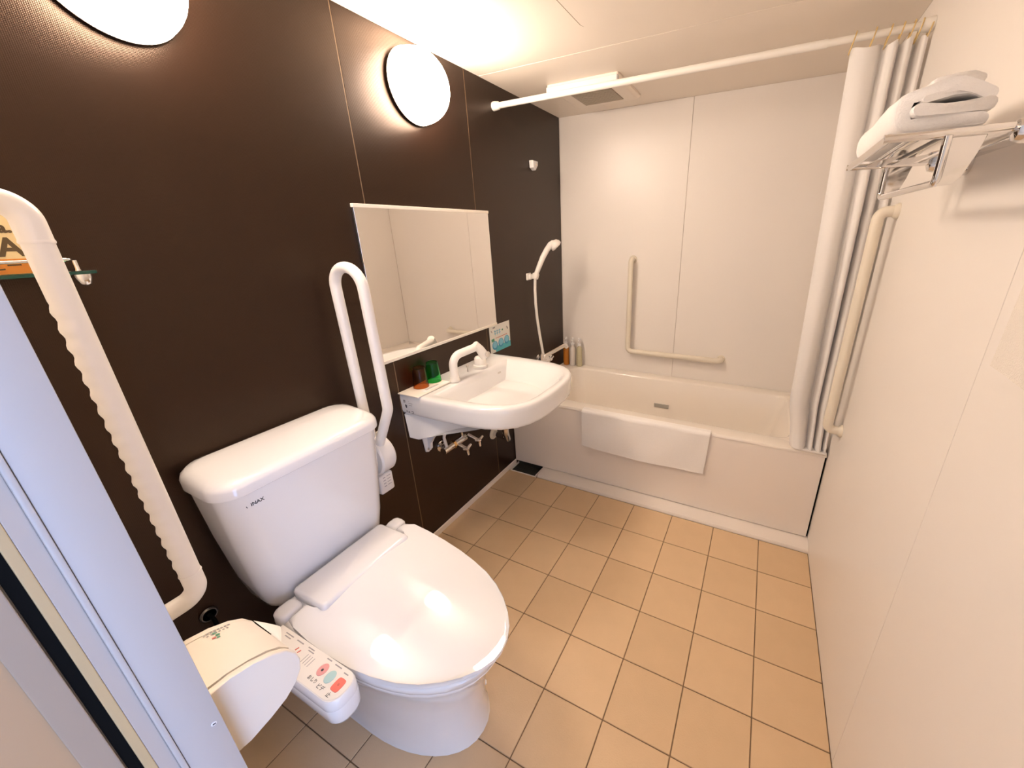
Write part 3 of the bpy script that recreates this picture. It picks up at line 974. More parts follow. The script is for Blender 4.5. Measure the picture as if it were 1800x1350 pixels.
strokes('headline', [((0.0023, cy0 + 0.040 + k * 0.021, cz1 - 0.034), (0.0023, cy0 + 0.056 + k * 0.021, cz1 - 0.034), 0.004) for k in range(3)] + [((0.0023, cy0 + 0.040 + k * 0.021, cz1 - 0.046), (0.0023, cy0 + 0.056 + k * 0.021, cz1 - 0.046), 0.004) for k in range(3)]
        + [((0.0023, cy0 + 0.048 + k * 0.021, cz1 - 0.027), (0.0023, cy0 + 0.048 + k * 0.021, cz1 - 0.055), 0.004) for k in range(3)], (1, 0, 0), 'lightblue', ca)
strokes('red_line', [((0.0023, cy0 + 0.05, cz1 - 0.072), (0.0023, cy1 - 0.03, cz1 - 0.070), 0.003)], (1, 0, 0), 'redink', ca)
strokes('small_print', [((0.0023, cy0 + 0.03, cz1 - 0.014), (0.0023, cy0 + 0.05, cz1 - 0.012), 0.007), ((0.0023, cy0 + 0.014, cz1 - 0.025), (0.0023, cy0 + 0.022, cz1 - 0.036), 0.006), ((0.0023, cy1 - 0.03, cz1 - 0.028), (0.0023, cy1 - 0.018, cz1 - 0.044), 0.010)], (1, 0, 0), 'greyink', ca)
strokes('green_leaf', [((0.0023, cy0 + 0.012, cz0 + 0.068), (0.0023, cy0 + 0.038, cz0 + 0.070), 0.016), ((0.0023, cy0 + 0.112, cz1 - 0.040), (0.0023, cy0 + 0.122, cz1 - 0.036), 0.008)], (1, 0, 0), 'greenink', ca)

# ================================================================== TOILET
TY = 0.53
to = thing('toilet', 'white toilet with tall cistern and closed washlet lid', 'toilet', (0.0, TY, 0.0))
def bowl(z, xb, xf, w, eb=0.35, n=40):
    """horizontal section: squarish back, elliptic front"""
    xm = xb + (xf - xb) * 0.45
    pts = []
    for i in range(n):
        a = 2 * PI * i / n
        c, s = math.cos(a), math.sin(a)
        if c >= 0:
            x = xm + (xf - xm) * c
            y = w * (abs(s) ** 0.92) * (1 if s >= 0 else -1)
        else:
            x = xm - (xm - xb) * abs(c) ** eb
            y = w * (abs(s) ** 0.6) * (1 if s >= 0 else -1)
        pts.append(Vector((x, TY + y, z)))
    return pts
bm = bmesh.new()
loft(bm, [bowl(0.0005, 0.16, 0.694, 0.150), bowl(0.012, 0.16, 0.690, 0.147), bowl(0.10, 0.17, 0.685, 0.147), bowl(0.20, 0.18, 0.700, 0.156), bowl(0.28, 0.18, 0.730, 0.170), bowl(0.33, 0.18, 0.758, 0.182), bowl(0.352, 0.18, 0.772, 0.188),
          bowl(0.356, 0.18, 0.771, 0.187), bowl(0.359, 0.18, 0.774, 0.189), bowl(0.378, 0.18, 0.778, 0.190), bowl(0.384, 0.185, 0.772, 0.185)])
fin('bowl', bm, 'ceramic', to, smooth=50)
bm = bmesh.new()
lathe(bm, [(0.008, 0.0), (0.008, 0.003), (0.005, 0.006)], (0.640, TY + 0.085, 0.055), (0.75, 0.65, 0), n=12)
fin('bolt_cap', bm, 'plastic', to, smooth=40)
fin('bowl_shelf', mbox(0.02, 0.26, TY - 0.13, TY + 0.13, 0.28, 0.386, bev=0.02, seg=3), 'ceramic', to, smooth=40)
# cistern
def cist(z, x0, x1, w, r, bow):
    pts = rrect(x0, x1, TY - w, TY + w, r, z, seg=6)
    out = []
    for p in pts:
        k = max(0.0, (p.x - x0) / (x1 - x0))
        out.append(Vector((p.x + bow * k * (1 - ((p.y - TY) / w) ** 2), p.y, p.z)))
    return out
bm = bmesh.new()
loft(bm, [cist(0.389, 0.035, 0.150, 0.150, 0.05, 0.006), cist(0.392, 0.025, 0.160, 0.165, 0.05, 0.008), cist(0.405, 0.018, 0.170, 0.178, 0.05, 0.010), cist(0.43, 0.014, 0.176, 0.186, 0.048, 0.012), cist(0.50, 0.012, 0.183, 0.198, 0.048, 0.014),
          cist(0.65, 0.012, 0.194, 0.212, 0.048, 0.016), cist(0.802, 0.012, 0.203, 0.221, 0.048, 0.017)])
fin('cistern', bm, 'ceramic', to, smooth=50)
bm = bmesh.new()
def lidring(z, k, tilt=0.0):
    r = cist(z, 0.010 + k, 0.212 - k, 0.230 - k, 0.052, 0.018)
    return [Vector((p.x, p.y, p.z - tilt * (p.x - 0.01))) for p in r]
loft(bm, [lidring(0.803, 0.004), lidring(0.806, 0.0), lidring(0.832, 0.0, 0.03), lidring(0.846, 0.004, 0.06), lidring(0.856, 0.012, 0.08), lidring(0.861, 0.025, 0.09), lidring(0.864, 0.05, 0.09), lidring(0.8655, 0.085, 0.09)])
fin('cistern_lid', bm, 'ceramic', to, smooth=50)
# maker's mark on the cistern
xl_ = 0.2065
bm = bmesh.new()
lathe(bm, [(0.0045, 0.0), (0.0045, 0.0006)], (xl_ - 0.0008, 0.3570, 0.7680), 'X', n=14)
fin('logo_mark', bm, 'ink', to)
text('logo_print', 'INAX', 0.0125, (xl_ + 0.0012, 0.3770, 0.7690), (0, 1, 0), (0, 0, 1), 'ink', to, bold=0.0003)
# washlet unit
bm = bmesh.new()
pl_ = []
def unit_ring(z, k):
    return rrect(0.192 + k, 0.345 - k, TY - 0.208 + k, TY + 0.208 - k, 0.03, z, seg=5)
loft(bm, [unit_ring(0.386, 0.006), unit_ring(0.392, 0.0), unit_ring(0.425, 0.0), unit_ring(0.438, 0.006), unit_ring(0.441, 0.016)])
wu = fin('washlet_unit', bm, 'plastic', to, smooth=50)
bm = bmesh.new()
loft(bm, [[Vector((p.x, p.y, p.z)) for p in rrect(0.200 + k, 0.338 - k, TY - 0.145 + k * 0.6, TY + 0.148 - k * 0.6, 0.012, z, seg=4)] for z, k in ((0.42, 0.0), (0.460, 0.0), (0.467, 0.004), (0.470, 0.012))])
fin('hinge_cover', bm, 'plastic', wu, smooth=50)
# left and right shoulders of the unit
for s in (-1, 1):
    bm = bmesh.new()
    y0, y1 = (TY - 0.209, TY - 0.150) if s < 0 else (TY + 0.153, TY + 0.205)
    loft(bm, [rrect(0.212 + k, 0.262 - k, y0 + k, y1 - k, 0.014, z, seg=5) for z, k in ((0.425, 0), (0.450, 0.0), (0.457, 0.004), (0.459, 0.010))])
    fin('hinge_shoulder', bm, 'plastic', wu, smooth=50)
# seat
LID = [(0.262, 0.196), (0.30, 0.204), (0.36, 0.207), (0.43, 0.205), (0.50, 0.199), (0.56, 0.189), (0.62, 0.173), (0.67, 0.152), (0.715, 0.124), (0.75, 0.094), (0.778, 0.060), (0.793, 0.029), (0.797, 0.0)]
def lid_poly(k=0.0, notch=True):
    pts = [Vector((x - k * min(1, max(0, (x - 0.5) / 0.25)), TY - max(0, w - k), 0)) for x, w in LID]
    pts += [Vector((x - k * min(1, max(0, (x - 0.5) / 0.25)), TY + max(0, w - k), 0)) for x, w in reversed(LID[:-1])]
    if notch:
        pts += [Vector((0.262, TY + 0.158, 0)), Vector((0.344, TY + 0.154, 0)), Vector((0.344, TY - 0.148, 0)), Vector((0.268, TY - 0.146, 0))]
    return pts
bm = bmesh.new()
sp = [Vector((p.x, p.y, 0.385)) for p in lid_poly(0.006)]
prism(bm, sp, (0, 0, 0.017), bev=0.004, seg=3)
fin('seat', bm, 'plastic', to, smooth=40)
bm = bmesh.new()
lp = [Vector((p.x, p.y, 0.405)) for p in lid_poly(0.0)]
A = [bm.verts.new(p) for p in lp]
Bv = [bm.verts.new(p + Vector((0, 0, 0.046))) for p in lp]
nA = len(A)
bm.faces.new(list(reversed(A)))
ft = bm.faces.new(Bv)
for i in range(nA):
    bm.faces.new((A[i], A[(i + 1) % nA], Bv[(i + 1) % nA], Bv[i]))
front_edges = [e for e in ft.edges if not all((v.co.x < 0.35 and abs(v.co.y - TY) < 0.16) for v in e.verts) ]
bmesh.ops.bevel(bm, geom=list(ft.edges), offset=0.014, segments=5, affect='EDGES', profile=0.5, clamp_overlap=True)
bmesh.ops.inset_individual(bm, faces=[f for f in bm.faces if len(f.verts) > 6 and f.calc_center_median().z > 0.44], thickness=0.004)
# lid slopes down to the front and is gently domed
for k in range(1, 18):
    bmesh.ops.bisect_plane(bm, geom=bm.verts[:] + bm.edges[:] + bm.faces[:], plane_co=(0.27 + 0.03 * k, 0, 0), plane_no=(1, 0, 0))
for k in range(-6, 7):
    bmesh.ops.bisect_plane(bm, geom=bm.verts[:] + bm.edges[:] + bm.faces[:], plane_co=(0, TY + 0.031 * k + 0.004, 0), plane_no=(0, 1, 0))
for v in bm.verts:
    if v.co.z > 0.42:
        k = (v.co.z - 0.42) / (0.451 - 0.42)
        v.co.z += k * (0.022 - 0.140 * max(0, v.co.x - 0.29) - 0.5 * (v.co.y - 0.545) ** 2)
fin('lid', bm, 'plastic', to, smooth=50)
# side control panel
bm = bmesh.new()
def arm(z, k):
    pts = []
    x0, x1, y0, y1 = 0.27, 0.562 - k, 0.247 + k, 0.320 - k * 0.3
    pts += [Vector((x0, y0, z))]
    r = 0.028
    for cx, cy, a0 in ((x1 - r, y0 + r, -PI / 2), (x1 - r, y1 - r, 0)):
        for q in range(7):
            a = a0 + PI / 2 * q / 6
            pts.append(Vector((cx + r * math.cos(a), cy + r * math.sin(a), z)))
    pts += [Vector((x0, y1, z))]
    return pts
loft(bm, [arm(0.366, 0.012), arm(0.369, 0.006), arm(0.380, 0.002), arm(0.420, 0.0), arm(0.4215, 0.0005), arm(0.423, 0.0), arm(0.443, 0.001), arm(0.448, 0.004)])
cp = fin('control_arm', bm, 'plastic', to, smooth=45)
ZT = 0.4482
bm = bmesh.new()
prism(bm, [Vector((p.x, p.y, ZT)) for p in arm(0, 0.006)], (0, 0, 0.0006))
fin('panel_sticker', bm, 'panel', cp)
ZB = ZT + 0.0007
def disc(name, x, y, rx, ry, m, h=0.0012, n=20, sq=1.0):
    bm = bmesh.new()
    pts = []
    for i in range(n):
        a = 2 * PI * i / n
        c, s = math.cos(a), math.sin(a)
        pts.append(Vector((x + rx * math.copysign(abs(c) ** sq, c), y + ry * math.copysign(abs(s) ** sq, s), ZB)))
    prism(bm, pts, (0, 0, h), bev=0.0003, seg=1)
    return fin(name, bm, m, cp)
disc('button', 0.470, 0.292, 0.0115, 0.014, 'pinkbtn')
disc('button', 0.500, 0.289, 0.0115, 0.014, 'tealbtn')
disc('button', 0.532, 0.286, 0.0115, 0.014, 'redbtn', sq=0.45)
disc('button_dot', 0.470, 0.291, 0.003, 0.003, 'ink', h=0.0016)
disc('button_dot', 0.532, 0.287, 0.0025, 0.0025, 'redink', h=0.0016)
text('button_label', 'おしり', 0.010, (0.468, 0.268, ZB), (1, 0, 0), (0, 1, 0), 'ink', cp)
text('button_label', 'ビデ', 0.011, (0.500, 0.265, ZB), (1, 0, 0), (0, 1, 0), 'ink', cp)
text('button_label', '止', 0.011, (0.530, 0.263, ZB), (1, 0, 0), (0, 1, 0), 'ink', cp)
it = []
for k, (x, y, w) in enumerate(((0.300, 0.310, 0.03), (0.305, 0.304, 0.022), (0.345, 0.310, 0.025), (0.388, 0.311, 0.022), (0.395, 0.306, 0.02), (0.455, 0.3135, 0.016), (0.485, 0.3125, 0.022), (0.520, 0.309, 0.014))):
    it.append(((x, y, ZB), (x + w, y, ZB), 0.0022))
for k in range(4):
    it.append(((0.405 + 0.008 * k, 0.280, ZB), (0.405 + 0.008 * k, 0.300, ZB), 0.0012))
strokes('fine_print', it, (0, 0, 1), 'greyink', cp)
strokes('dark_print', [((0.345, 0.275, ZB), (0.352, 0.275, ZB), 0.006), ((0.395, 0.266, ZB), (0.410, 0.266, ZB), 0.003), ((0.415, 0.262, ZB), (0.422, 0.262, ZB), 0.005), ((0.405, 0.256, ZB), (0.412, 0.256, ZB), 0.006)], (0, 0, 1), 'ink', cp)
strokes('red_print', [((0.365, 0.292, ZB), (0.368, 0.300, ZB), 0.003), ((0.376, 0.290, ZB), (0.379, 0.298, ZB), 0.003)], (0, 0, 1), 'redink', cp)
# water connection of the toilet at the dark wall
bm = bmesh.new()
lathe(bm, [(0.018, 0.0), (0.021, 0.004), (0.018, 0.008), (0.016, 0.008), (0.016, 0.0)], (0.0005, 0.262, 0.405), 'X', n=22)
vv = thing('supply_pipe', 'small chrome water pipe with round flange on the dark wall behind the toilet paper holder', 'pipe', (0.0, 0.262, 0.405))
fin('flange', bm, 'pipegrey', vv, smooth=40)
bm = bmesh.new()
tube(bm, fillet([(0.006, 0.262, 0.405), (0.030, 0.262, 0.405), (0.036, 0.262, 0.36), (0.040, 0.30, 0.20)], 0.02), 0.005, n=10)
fin('pipe', bm, 'black', vv, smooth=60)

# ================================================================== TOILET PAPER HOLDER
ph = thing('toilet_paper_holder', 'cream toilet paper holder with curved cover next to the washlet controls', 'paper holder', (0.5, YF, 0.56))
XS0, XS1 = 0.425, 0.572
side = [(0.1005, 0.720), (0.135, 0.7165), (0.165, 0.7085), (0.192, 0.697), (0.212, 0.681), (0.2235, 0.661), (0.227, 0.640), (0.222, 0.617), (0.208, 0.598), (0.188, 0.584), (0.160, 0.575), (0.125, 0.571), (0.1005, 0.571)]
for nm, xa, xb in (('side_plate', XS1 - 0.012, XS1), ('side_plate', XS0, XS0 + 0.012)):
    bm = bmesh.new()
    prism(bm, [Vector((xa, y, z)) for y, z in side], (xb - xa, 0, 0), bev=0.003, seg=3)
    fin(nm, bm, 'holder', ph, smooth=40)
bm = bmesh.new()
top_o = [(0.1005, 0.7185), (0.135, 0.7155), (0.165, 0.7075), (0.190, 0.6975), (0.209, 0.684), (0.2215, 0.665)]
poly = top_o + [(y - 0.003, z - 0.005) for y, z in reversed(top_o)]
poly[-1] = (0.1005, 0.7135)
prism(bm, [Vector((XS0 + 0.0125, y, z)) for y, z in poly], (XS1 - XS0 - 0.029, 0, 0))
cv = fin('cover', bm, 'holder', ph, smooth=40)
fin('back_plate', mbox(XS0 + 0.0125, XS1 - 0.0125, YF + 0.0005, YF + 0.006, 0.575, 0.713), 'holder', ph)
def cov(x, t):
    """point on the cover surface"""
    y = 0.135 + (0.190 - 0.135) * t
    z = 0.7155 + (0.6975 - 0.7155) * (0.45 * t + 0.55 * t * t) + 0.0006
    return Vector((x, y, z))
nn = Vector((0, 0.25, 0.97))
strokes('sticker_print', [(cov(0.440, 0.30 + 0.09 * k), cov(0.440, 0.36 + 0.09 * k), 0.003) for k in range(8)] + [(cov(0.447, 0.35 + 0.1 * k), cov(0.447, 0.40 + 0.1 * k), 0.002) for k in range(6)], nn, 'greyink', cv)
strokes('sticker_green', [(cov(0.447, 0.50), cov(0.447, 0.60), 0.004), (cov(0.455, 0.52), cov(0.455, 0.62), 0.004), (cov(0.462, 0.5), cov(0.462, 0.58), 0.003)], nn, 'greenink', cv)
strokes('sticker_red', [(cov(0.459, 0.40), cov(0.459, 0.50), 0.003)], nn, 'redink', cv)
tpr = thing('toilet_paper_roll', 'white toilet paper roll under the holder cover with folded tip', 'toilet paper', (0.5, 0.163, 0.60))
bm = bmesh.new()
lathe(bm, [(0.018, XS0 + 0.0155), (0.046, XS0 + 0.0155), (0.046, XS1 - 0.0155), (0.018, XS1 - 0.0155)], (0, 0.160, 0.632), 'X', n=28)
fin('roll', bm, 'paper', tpr, smooth=40)
def tip_f(u, v):
    a = Vector((0.438 + 0.09 * u, 0.2195, 0.668 - 0.004 * u))
    ln = 0.034 * (1 - abs(2 * u - 1) ** 1.2)
    return a + Vector((0, 0.62, 0.10 - 0.5 * v)) * (ln * v) + Vector((0, 0.0035, 0))
fin('paper_tip', sheet(bmesh.new(), tip_f, 16, 6, 0.0006), 'paper', tpr, smooth=60)

# ================================================================== GLASS SHELF WITH BOX
gs = thing('glass_shelf', 'green-edged glass shelf on chrome clamps behind the foreground grab bar', 'shelf', (0.0, 0.2, 1.32))
fin('glass_plate', mbox(0.004, 0.108, 0.105, 0.296, 1.3205, 1.3265, bev=0.001, seg=1), 'clear', gs)
fin('glass_edge', mbox(0.1082, 0.1090, 0.105, 0.296, 1.3208, 1.3262), 'glassedge', gs)
fin('glass_edge', mbox(0.004, 0.108, 0.2962, 0.2970, 1.3208, 1.3262), 'glassedge', gs)
bm = bmesh.new()
tube(bm, fillet([(0.0005, 0.275, 1.347), (0.098, 0.275, 1.347), (0.098, 0.105, 1.347)], 0.012), 0.003, n=10)
fin('guard_rail', bm, 'chrome', gs, smooth=60)
bm = bmesh.new()
lathe(bm, [(0.0042, 0.0), (0.0032, 0.004), (0.0032, 0.019)], (0.098, 0.277, 1.3267), 'Z', n=12)
fin('rail_post', bm, 'chrome', gs, smooth=40)
bm = bmesh.new()
lathe(bm, [(0.003, -0.022), (0.009, -0.018), (0.0125, -0.006), (0.0125, -0.0005)], (0.094, 0.280, 1.3205), 'Z', n=18)
fin('clamp', bm, 'chrome', gs, smooth=40)
bm = bmesh.new()
tube(bm, [(0.0005, 0.280, 1.312), (0.090, 0.280, 1.312)], 0.0045, n=10)
fin('support_arm', bm, 'chrome', gs, smooth=40)
ab = thing('amenity_box', 'cream and orange printed paper box standing on the glass shelf', 'box', (0.055, 0.175, 1.3268))
fin('carton', mbox(0.020, 0.088, 0.112, 0.252, 1.3270, 1.425, bev=0.001, seg=1), 'boxcream', ab)
fin('orange_band', mbox(0.0880, 0.0884, 0.112, 0.2515, 1.3274, 1.352), 'boxorange', ab)
text('box_print', 'MA', 0.042, (0.0884, 0.1965, 1.3695), (0, 1, 0), (0, 0, 1), 'brownink', ab, bold=0.0011)
text('box_print', 'fa.', 0.024, (0.0884, 0.213, 1.402), (0, 1, 0), (0, 0, 1), 'brownink', ab, bold=0.0009)
text('box_print', 'とー', 0.018, (0.0886, 0.200, 1.3405), (0, 1, 0), (0, 0, 1), 'brownink', ab, bold=0.0004)

# ================================================================== CEILING VENT
cvt = thing('ceiling_vent', 'cream square ventilation fan cover on the ceiling above the bathtub', 'vent', (0.38, 2.145, H))
bm = bmesh.new()
loft(bm, [rrect(0.205 + k, 0.560 - k, 1.965 + k, 2.325 - k, 0.012, z, seg=4) for z, k in ((H - 0.0003, 0.0), (H - 0.010, 0.0), (H - 0.020, 0.010), (H - 0.022, 0.02))])
fin('cover', bm, 'ceil', cvt, smooth=40)
fin('front_lip', mbox(0.206, 0.559, 1.955, 1.985, H - 0.040, H - 0.010, bev=0.006, seg=3), 'plastic', cvt, smooth=40)
fin('grille_field', mbox(0.278, 0.487, 2.06, 2.268, H - 0.0232, H - 0.0222), 'ventgrille', cvt)
for k in range(14):
    fin('grille_slat', mbox(0.280, 0.485, 2.066 + k * 0.0150, 2.0695 + k * 0.0150, H - 0.0262, H - 0.0232), 'ventslat', cvt)

# ================================================================== CURTAIN ROD, CURTAIN
YR, ZRD = 1.812, 1.934
cr = thing('curtain_rod', 'cream tension rod for the shower curtain across the bathroom', 'rod', (0.8, YR, ZRD))
bm = bmesh.new()
tube(bm, [(0.02, YR, ZRD), (1.33, YR, ZRD)], 0.0125, n=18)
fin('rod_tube', bm, 'rod', cr, smooth=60)
bm = bmesh.new()
tube(bm, [(1.3302, YR, ZRD), (1.58, YR, ZRD)], 0.0105, n=18)
fin('inner_tube', bm, 'rod', cr, smooth=60)
for x, s in ((0.0005, 1), (1.5995, -1)):
    bm = bmesh.new()
    lathe(bm, [(0.019, 0.0), (0.019, 0.012), (0.0165, 0.03), (0.013, 0.034)], (x, YR, ZRD), (s, 0, 0), n=20)
    fin('end_cap', bm, 'rod', cr, smooth=40)
cu = thing('shower_curtain', 'white shower curtain gathered at the right end of the rod', 'curtain', (1.5, YR, 0.47))
CP = [(1.400, 1.832), (1.404, 1.808), (1.420, 1.792), (1.446, 1.788), (1.468, 1.800), (1.481, 1.832), (1.490, 1.815), (1.500, 1.796), (1.514, 1.794), (1.521, 1.822), (1.526, 1.842),
      (1.535, 1.808), (1.546, 1.796), (1.556, 1.806), (1.559, 1.840), (1.566, 1.846), (1.573, 1.812), (1.583, 1.798), (1.592, 1.806), (1.594, 1.846)]
def crom(u):
    t = u * (len(CP) - 1)
    i = min(int(t), len(CP) - 2)
    t -= i
    g = lambda k: CP[max(0, min(len(CP) - 1, k))]
    p0, p1, p2, p3 = g(i - 1), g(i), g(i + 1), g(i + 2)
    f = lambda a, b, c, d: 0.5 * (2 * b + (c - a) * t + (2 * a - 5 * b + 4 * c - d) * t * t + (3 * b - a - 3 * c + d) * t ** 3)
    return f(p0[0], p1[0], p2[0], p3[0]), f(p0[1], p1[1], p2[1], p3[1])
def curt(u, v):
    # u along the gather, v 0 top .. 1 bottom
    z = 1.902 - (1.902 - (ZR + 0.012)) * v
    x, y = crom(u)
    xl = 1.398 + 0.030 * v + 0.034 * max(0, v - 0.86) / 0.14
    x = xl + (x - 1.398) / 0.198 * (1.595 - xl)
    y = YR + ((y - 1.815) if y < 1.812 else (-0.003 + (y - 1.812) * 0.55)) * (1.0 + 0.25 * v) + 0.004 * math.sin(9 * u + 5 * v) + 0.010 * v
    x += 0.003 * math.sin(14 * u + 4 * v) * v
    z += 0.005 * math.sin(31 * u) * (1 - v)
    if v > 0.93:
        t = (v - 0.93) / 0.07
        y -= 0.020 * t * t
        x -= 0.006 * t * (1 - u)
    return Vector((min(x, 1.5965), y, z))
fin('cloth', sheet(bmesh.new(), curt, 150, 46, 0.0012), 'curtain', cu, smooth=80)
bm = bmesh.new()
prism(bm, [Vector((x, y, ZR + 0.0008)) for x, y in ((1.470, 1.780), (1.592, 1.776), (1.592, 1.860), (1.485, 1.858), (1.462, 1.815))], (0, 0, 0.0105), bev=0.004, seg=3)
fin('hem_fold', bm, 'curtain', cu, smooth=40)
for k in range(7):
    u = (k + 0.1) / 6.4
    p = curt(min(1, u), 0.0)
    bm = bmesh.new()
    path = []
    cx = p.x
    for q in range(25):
        a = 2 * PI * q / 24
        path.append((cx + 0.006 * math.sin(a), YR + 0.019 * math.cos(a) * 1.0, ZRD - 0.012 + 0.030 * math.sin(a)))
    tube(bm, path, 0.0018, n=8, cap=False)
    fin('curtain_ring', bm, 'ring', cu, smooth=60)

# ================================================================== TOWEL RACK ON RIGHT WALL
ra = thing('towel_rack', 'chrome wall rack with flat slats and towel bar on the right wall', 'towel rack', (1.6, 1.03, 1.5))
X0, X1, Y0, Y1, ZS = 1.385, 1.598, 0.847, 1.213, 1.500
for xx in (X0 + 0.006, 1.437, 1.484, 1.531, 1.578):
    bm = bmesh.new()
    if xx < 1.40:
        tube(bm, [(xx, Y0 + 0.001, ZS), (xx, Y1 - 0.001, ZS)], 0.0065, n=14)
        fin('front_rail', bm, 'chrome', ra, smooth=60)
    else:
        box(bm, xx - 0.017, xx + 0.017, Y0 + 0.010, Y1 - 0.010, ZS - 0.002, ZS + 0.002, bev=0.001)
        fin('slat', bm, 'chrome', ra, smooth=30)
for yy in (Y0 + 0.004, Y1 - 0.004):
    bm = bmesh.new()
    tube(bm, [(X0, yy, ZS), (X1, yy, ZS)], 0.0062, n=14)
    fin('side_rail', bm, 'chrome', ra, smooth=60)
    bm = bmesh.new()
    prism(bm, [Vector((x, yy - 0.0015, z)) for x, z in ((1.457, ZS - 0.006), (1.506, ZS - 0.006), (1.500, 1.47), (1.490, 1.440), (1.482, 1.431), (1.464, 1.429), (1.458, 1.436))], (0, 0.003, 0), bev=0.0008, seg=1)
    fin('bracket_plate', bm, 'brushed' if False else 'chrome', ra)
    bm = bmesh.new()
    lathe(bm, [(0.026, 0.0), (0.026, 0.006), (0.016, 0.014), (0.013, 0.030), (0.0165, 0.042), (0.0175, 0.055), (0.0135, 0.066), (0.007, 0.069)], (1.5995, yy, ZS - 0.004), (-1, 0, 0), n=22)
    fin('wall_flange', bm, 'chrome', ra, smooth=40)
bm = bmesh.new()
tube(bm, fillet([(1.462, Y0 + 0.002, ZS - 0.004), (1.462, Y0 + 0.002, 1.434), (1.462, Y1 - 0.002, 1.434), (1.462, Y1 - 0.002, ZS - 0.004)], 0.010), 0.0058, n=14)
fin('towel_bar', bm, 'chrome', ra, smooth=60)

# ---- folded towel on the rack: a folded sheet with several layers
ft_ = thing('folded_towel', 'thick white folded bath towel lying on the chrome rack', 'towel', (1.49, 1.03, ZS))
def thick(path, th, seg=6):
    """closed outline around a polyline in (x, z)"""
    P_ = [Vector((p[0], p[1], 0)) for p in path]
    L, R = [], []
    for i, p in enumerate(P_):
        t = (P_[min(i + 1, len(P_) - 1)] - P_[max(i - 1, 0)]).normalized()
        n_ = Vector((-t.y, t.x, 0))
        L.append(p + n_ * th / 2)
        R.append(p - n_ * th / 2)
    t1 = (P_[-1] - P_[-2]).normalized()
    t0_ = (P_[0] - P_[1]).normalized()
    cap = lambda c, t: [c + (Vector((-t.y, t.x, 0)) * math.cos(a) + t * math.sin(a)) * th / 2 for a in [PI * k / seg for k in range(1, seg)]]
    return L + cap(P_[-1], t1) + list(reversed(R)) + cap(P_[0], t0_)
def fold_mesh(path, th, y0, y1, seed, NY=30):
    rnd = random.Random(seed)
    ph = [rnd.uniform(0, 6.28) for _ in range(6)]
    out = thick(path, th)
    c = Vector((sum(p.x for p in out) / len(out), sum(p.y for p in out) / len(out), 0))
    bm = bmesh.new()
    rings = []
    for i in range(NY + 1):
        u = i / NY
        e = min(1.0, min(u, 1 - u) / 0.035)
        sh = 0.006 * (1 - math.sqrt(max(0.0, 1 - (1 - e) ** 2)))
        ring = []
        for k, p in enumerate(out):
            hgt = (p.y - 1.507) / 0.06
            yy = y0 + (y1 - y0) * u + 0.004 * math.sin(40 * p.x + 25 * p.y + ph[0]) * (1 - 2 * u)
            zz = p.y + hgt * (0.004 * math.sin(7 * u + ph[1]) + 0.003 * math.sin(60 * p.x + 9 * u + ph[2]))
            xx = p.x + hgt * 0.004 * math.sin(6 * u + ph[3])
            d = Vector((c.x - p.x, c.y - p.y, 0))
            d = d.normalized() * min(sh, d.length) if d.length > 1e-6 else d
            ring.append(Vector((xx + d.x * 0.4, yy, zz + d.y * 0.4)))
        rings.append(ring)
    loft(bm, rings)
    return bm
wrap = [(1.498, 1.5170), (1.465, 1.5168), (1.430, 1.5168), (1.413, 1.5172)]
for k in range(1, 8):
    a = -PI / 2 - PI * k / 8
    wrap.append((1.412 + 0.009 * math.cos(a), 1.5385 + 0.0205 * math.sin(a)))
wrap += [(1.414, 1.5592), (1.430, 1.5600), (1.450, 1.5640), (1.468, 1.5650), (1.488, 1.5600), (1.503, 1.5520)]
fin('outer_fold', fold_mesh(wrap, 0.0180, 0.864, 1.202, 3), 'terry', ft_, smooth=80)
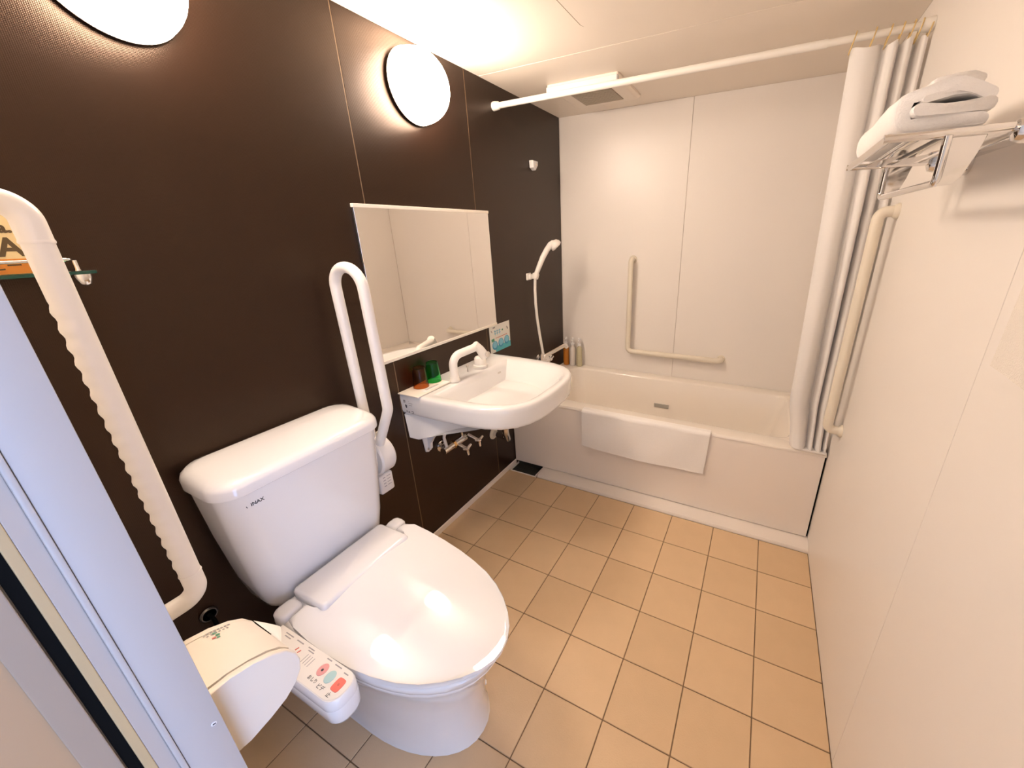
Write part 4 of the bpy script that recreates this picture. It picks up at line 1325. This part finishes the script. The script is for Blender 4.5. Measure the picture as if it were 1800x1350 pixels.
inner = [(1.4215, 1.5365), (1.450, 1.5368), (1.475, 1.5375), (1.503, 1.5365)]
fin('inner_fold', fold_mesh(inner, 0.0185, 0.859, 1.198, 5), 'terry', ft_, smooth=80)
inner2 = [(1.428, 1.5490), (1.460, 1.5520), (1.480, 1.5515), (1.496, 1.5470)]
fin('inner_fold', fold_mesh(inner2, 0.0100, 0.862, 1.196, 9), 'terry', ft_, smooth=80)
crest = [(1.440, 1.5800), (1.452, 1.5830), (1.466, 1.5835), (1.480, 1.5790), (1.492, 1.5715)]
fin('top_fold', fold_mesh(crest, 0.013, 0.885, 1.190, 11), 'terry', ft_, smooth=80)

# ---- towel hanging at the right edge
hb2 = thing('towel_bar', 'chrome towel bar at the far right edge of the view', 'towel bar', (1.6, 0.6, 1.47))
bm = bmesh.new()
tube(bm, [(1.575, 0.30, 1.47), (1.575, 0.790, 1.47)], 0.008, n=14)
fin('rail', bm, 'chrome', hb2, smooth=60)
for yy in (0.315, 0.780):
    bm = bmesh.new()
    lathe(bm, [(0.022, 0.0), (0.022, 0.006), (0.010, 0.014), (0.010, 0.022)], (1.5995, yy, 1.47), (-1, 0, 0), n=18)
    fin('wall_post', bm, 'chrome', hb2, smooth=40)
def hang(u, v):
    y = 0.330 + 0.425 * u
    Lf, Lb = 0.290, 0.22
    s = v * (Lf + Lb + 0.03)
    wv = 0.003 * math.sin(10 * u + 1) * (1 if s < Lf else 0.3)
    if s < Lf:
        z = 1.470 - (Lf - s)
        x = 1.5645 - wv - 0.003 * (1 - s / Lf)
        y += 0.010 * (1 - s / Lf) * (u - 0.2)
    elif s < Lf + 0.03:
        a = (s - Lf) / 0.03 * PI
        x = 1.575 - 0.0105 * math.cos(a)
        z = 1.470 + 0.0105 * math.sin(a)
    else:
        z = 1.470 - (s - Lf - 0.03)
        x = 1.5855 + wv * 0.3
    return Vector((x, y, z))
ht = fin('hanging_towel', sheet(bmesh.new(), hang, 24, 40, 0.003), 'terrycream', smooth=80)
tag(ht, 'cream white towel hanging at the right edge of the view', 'towel')
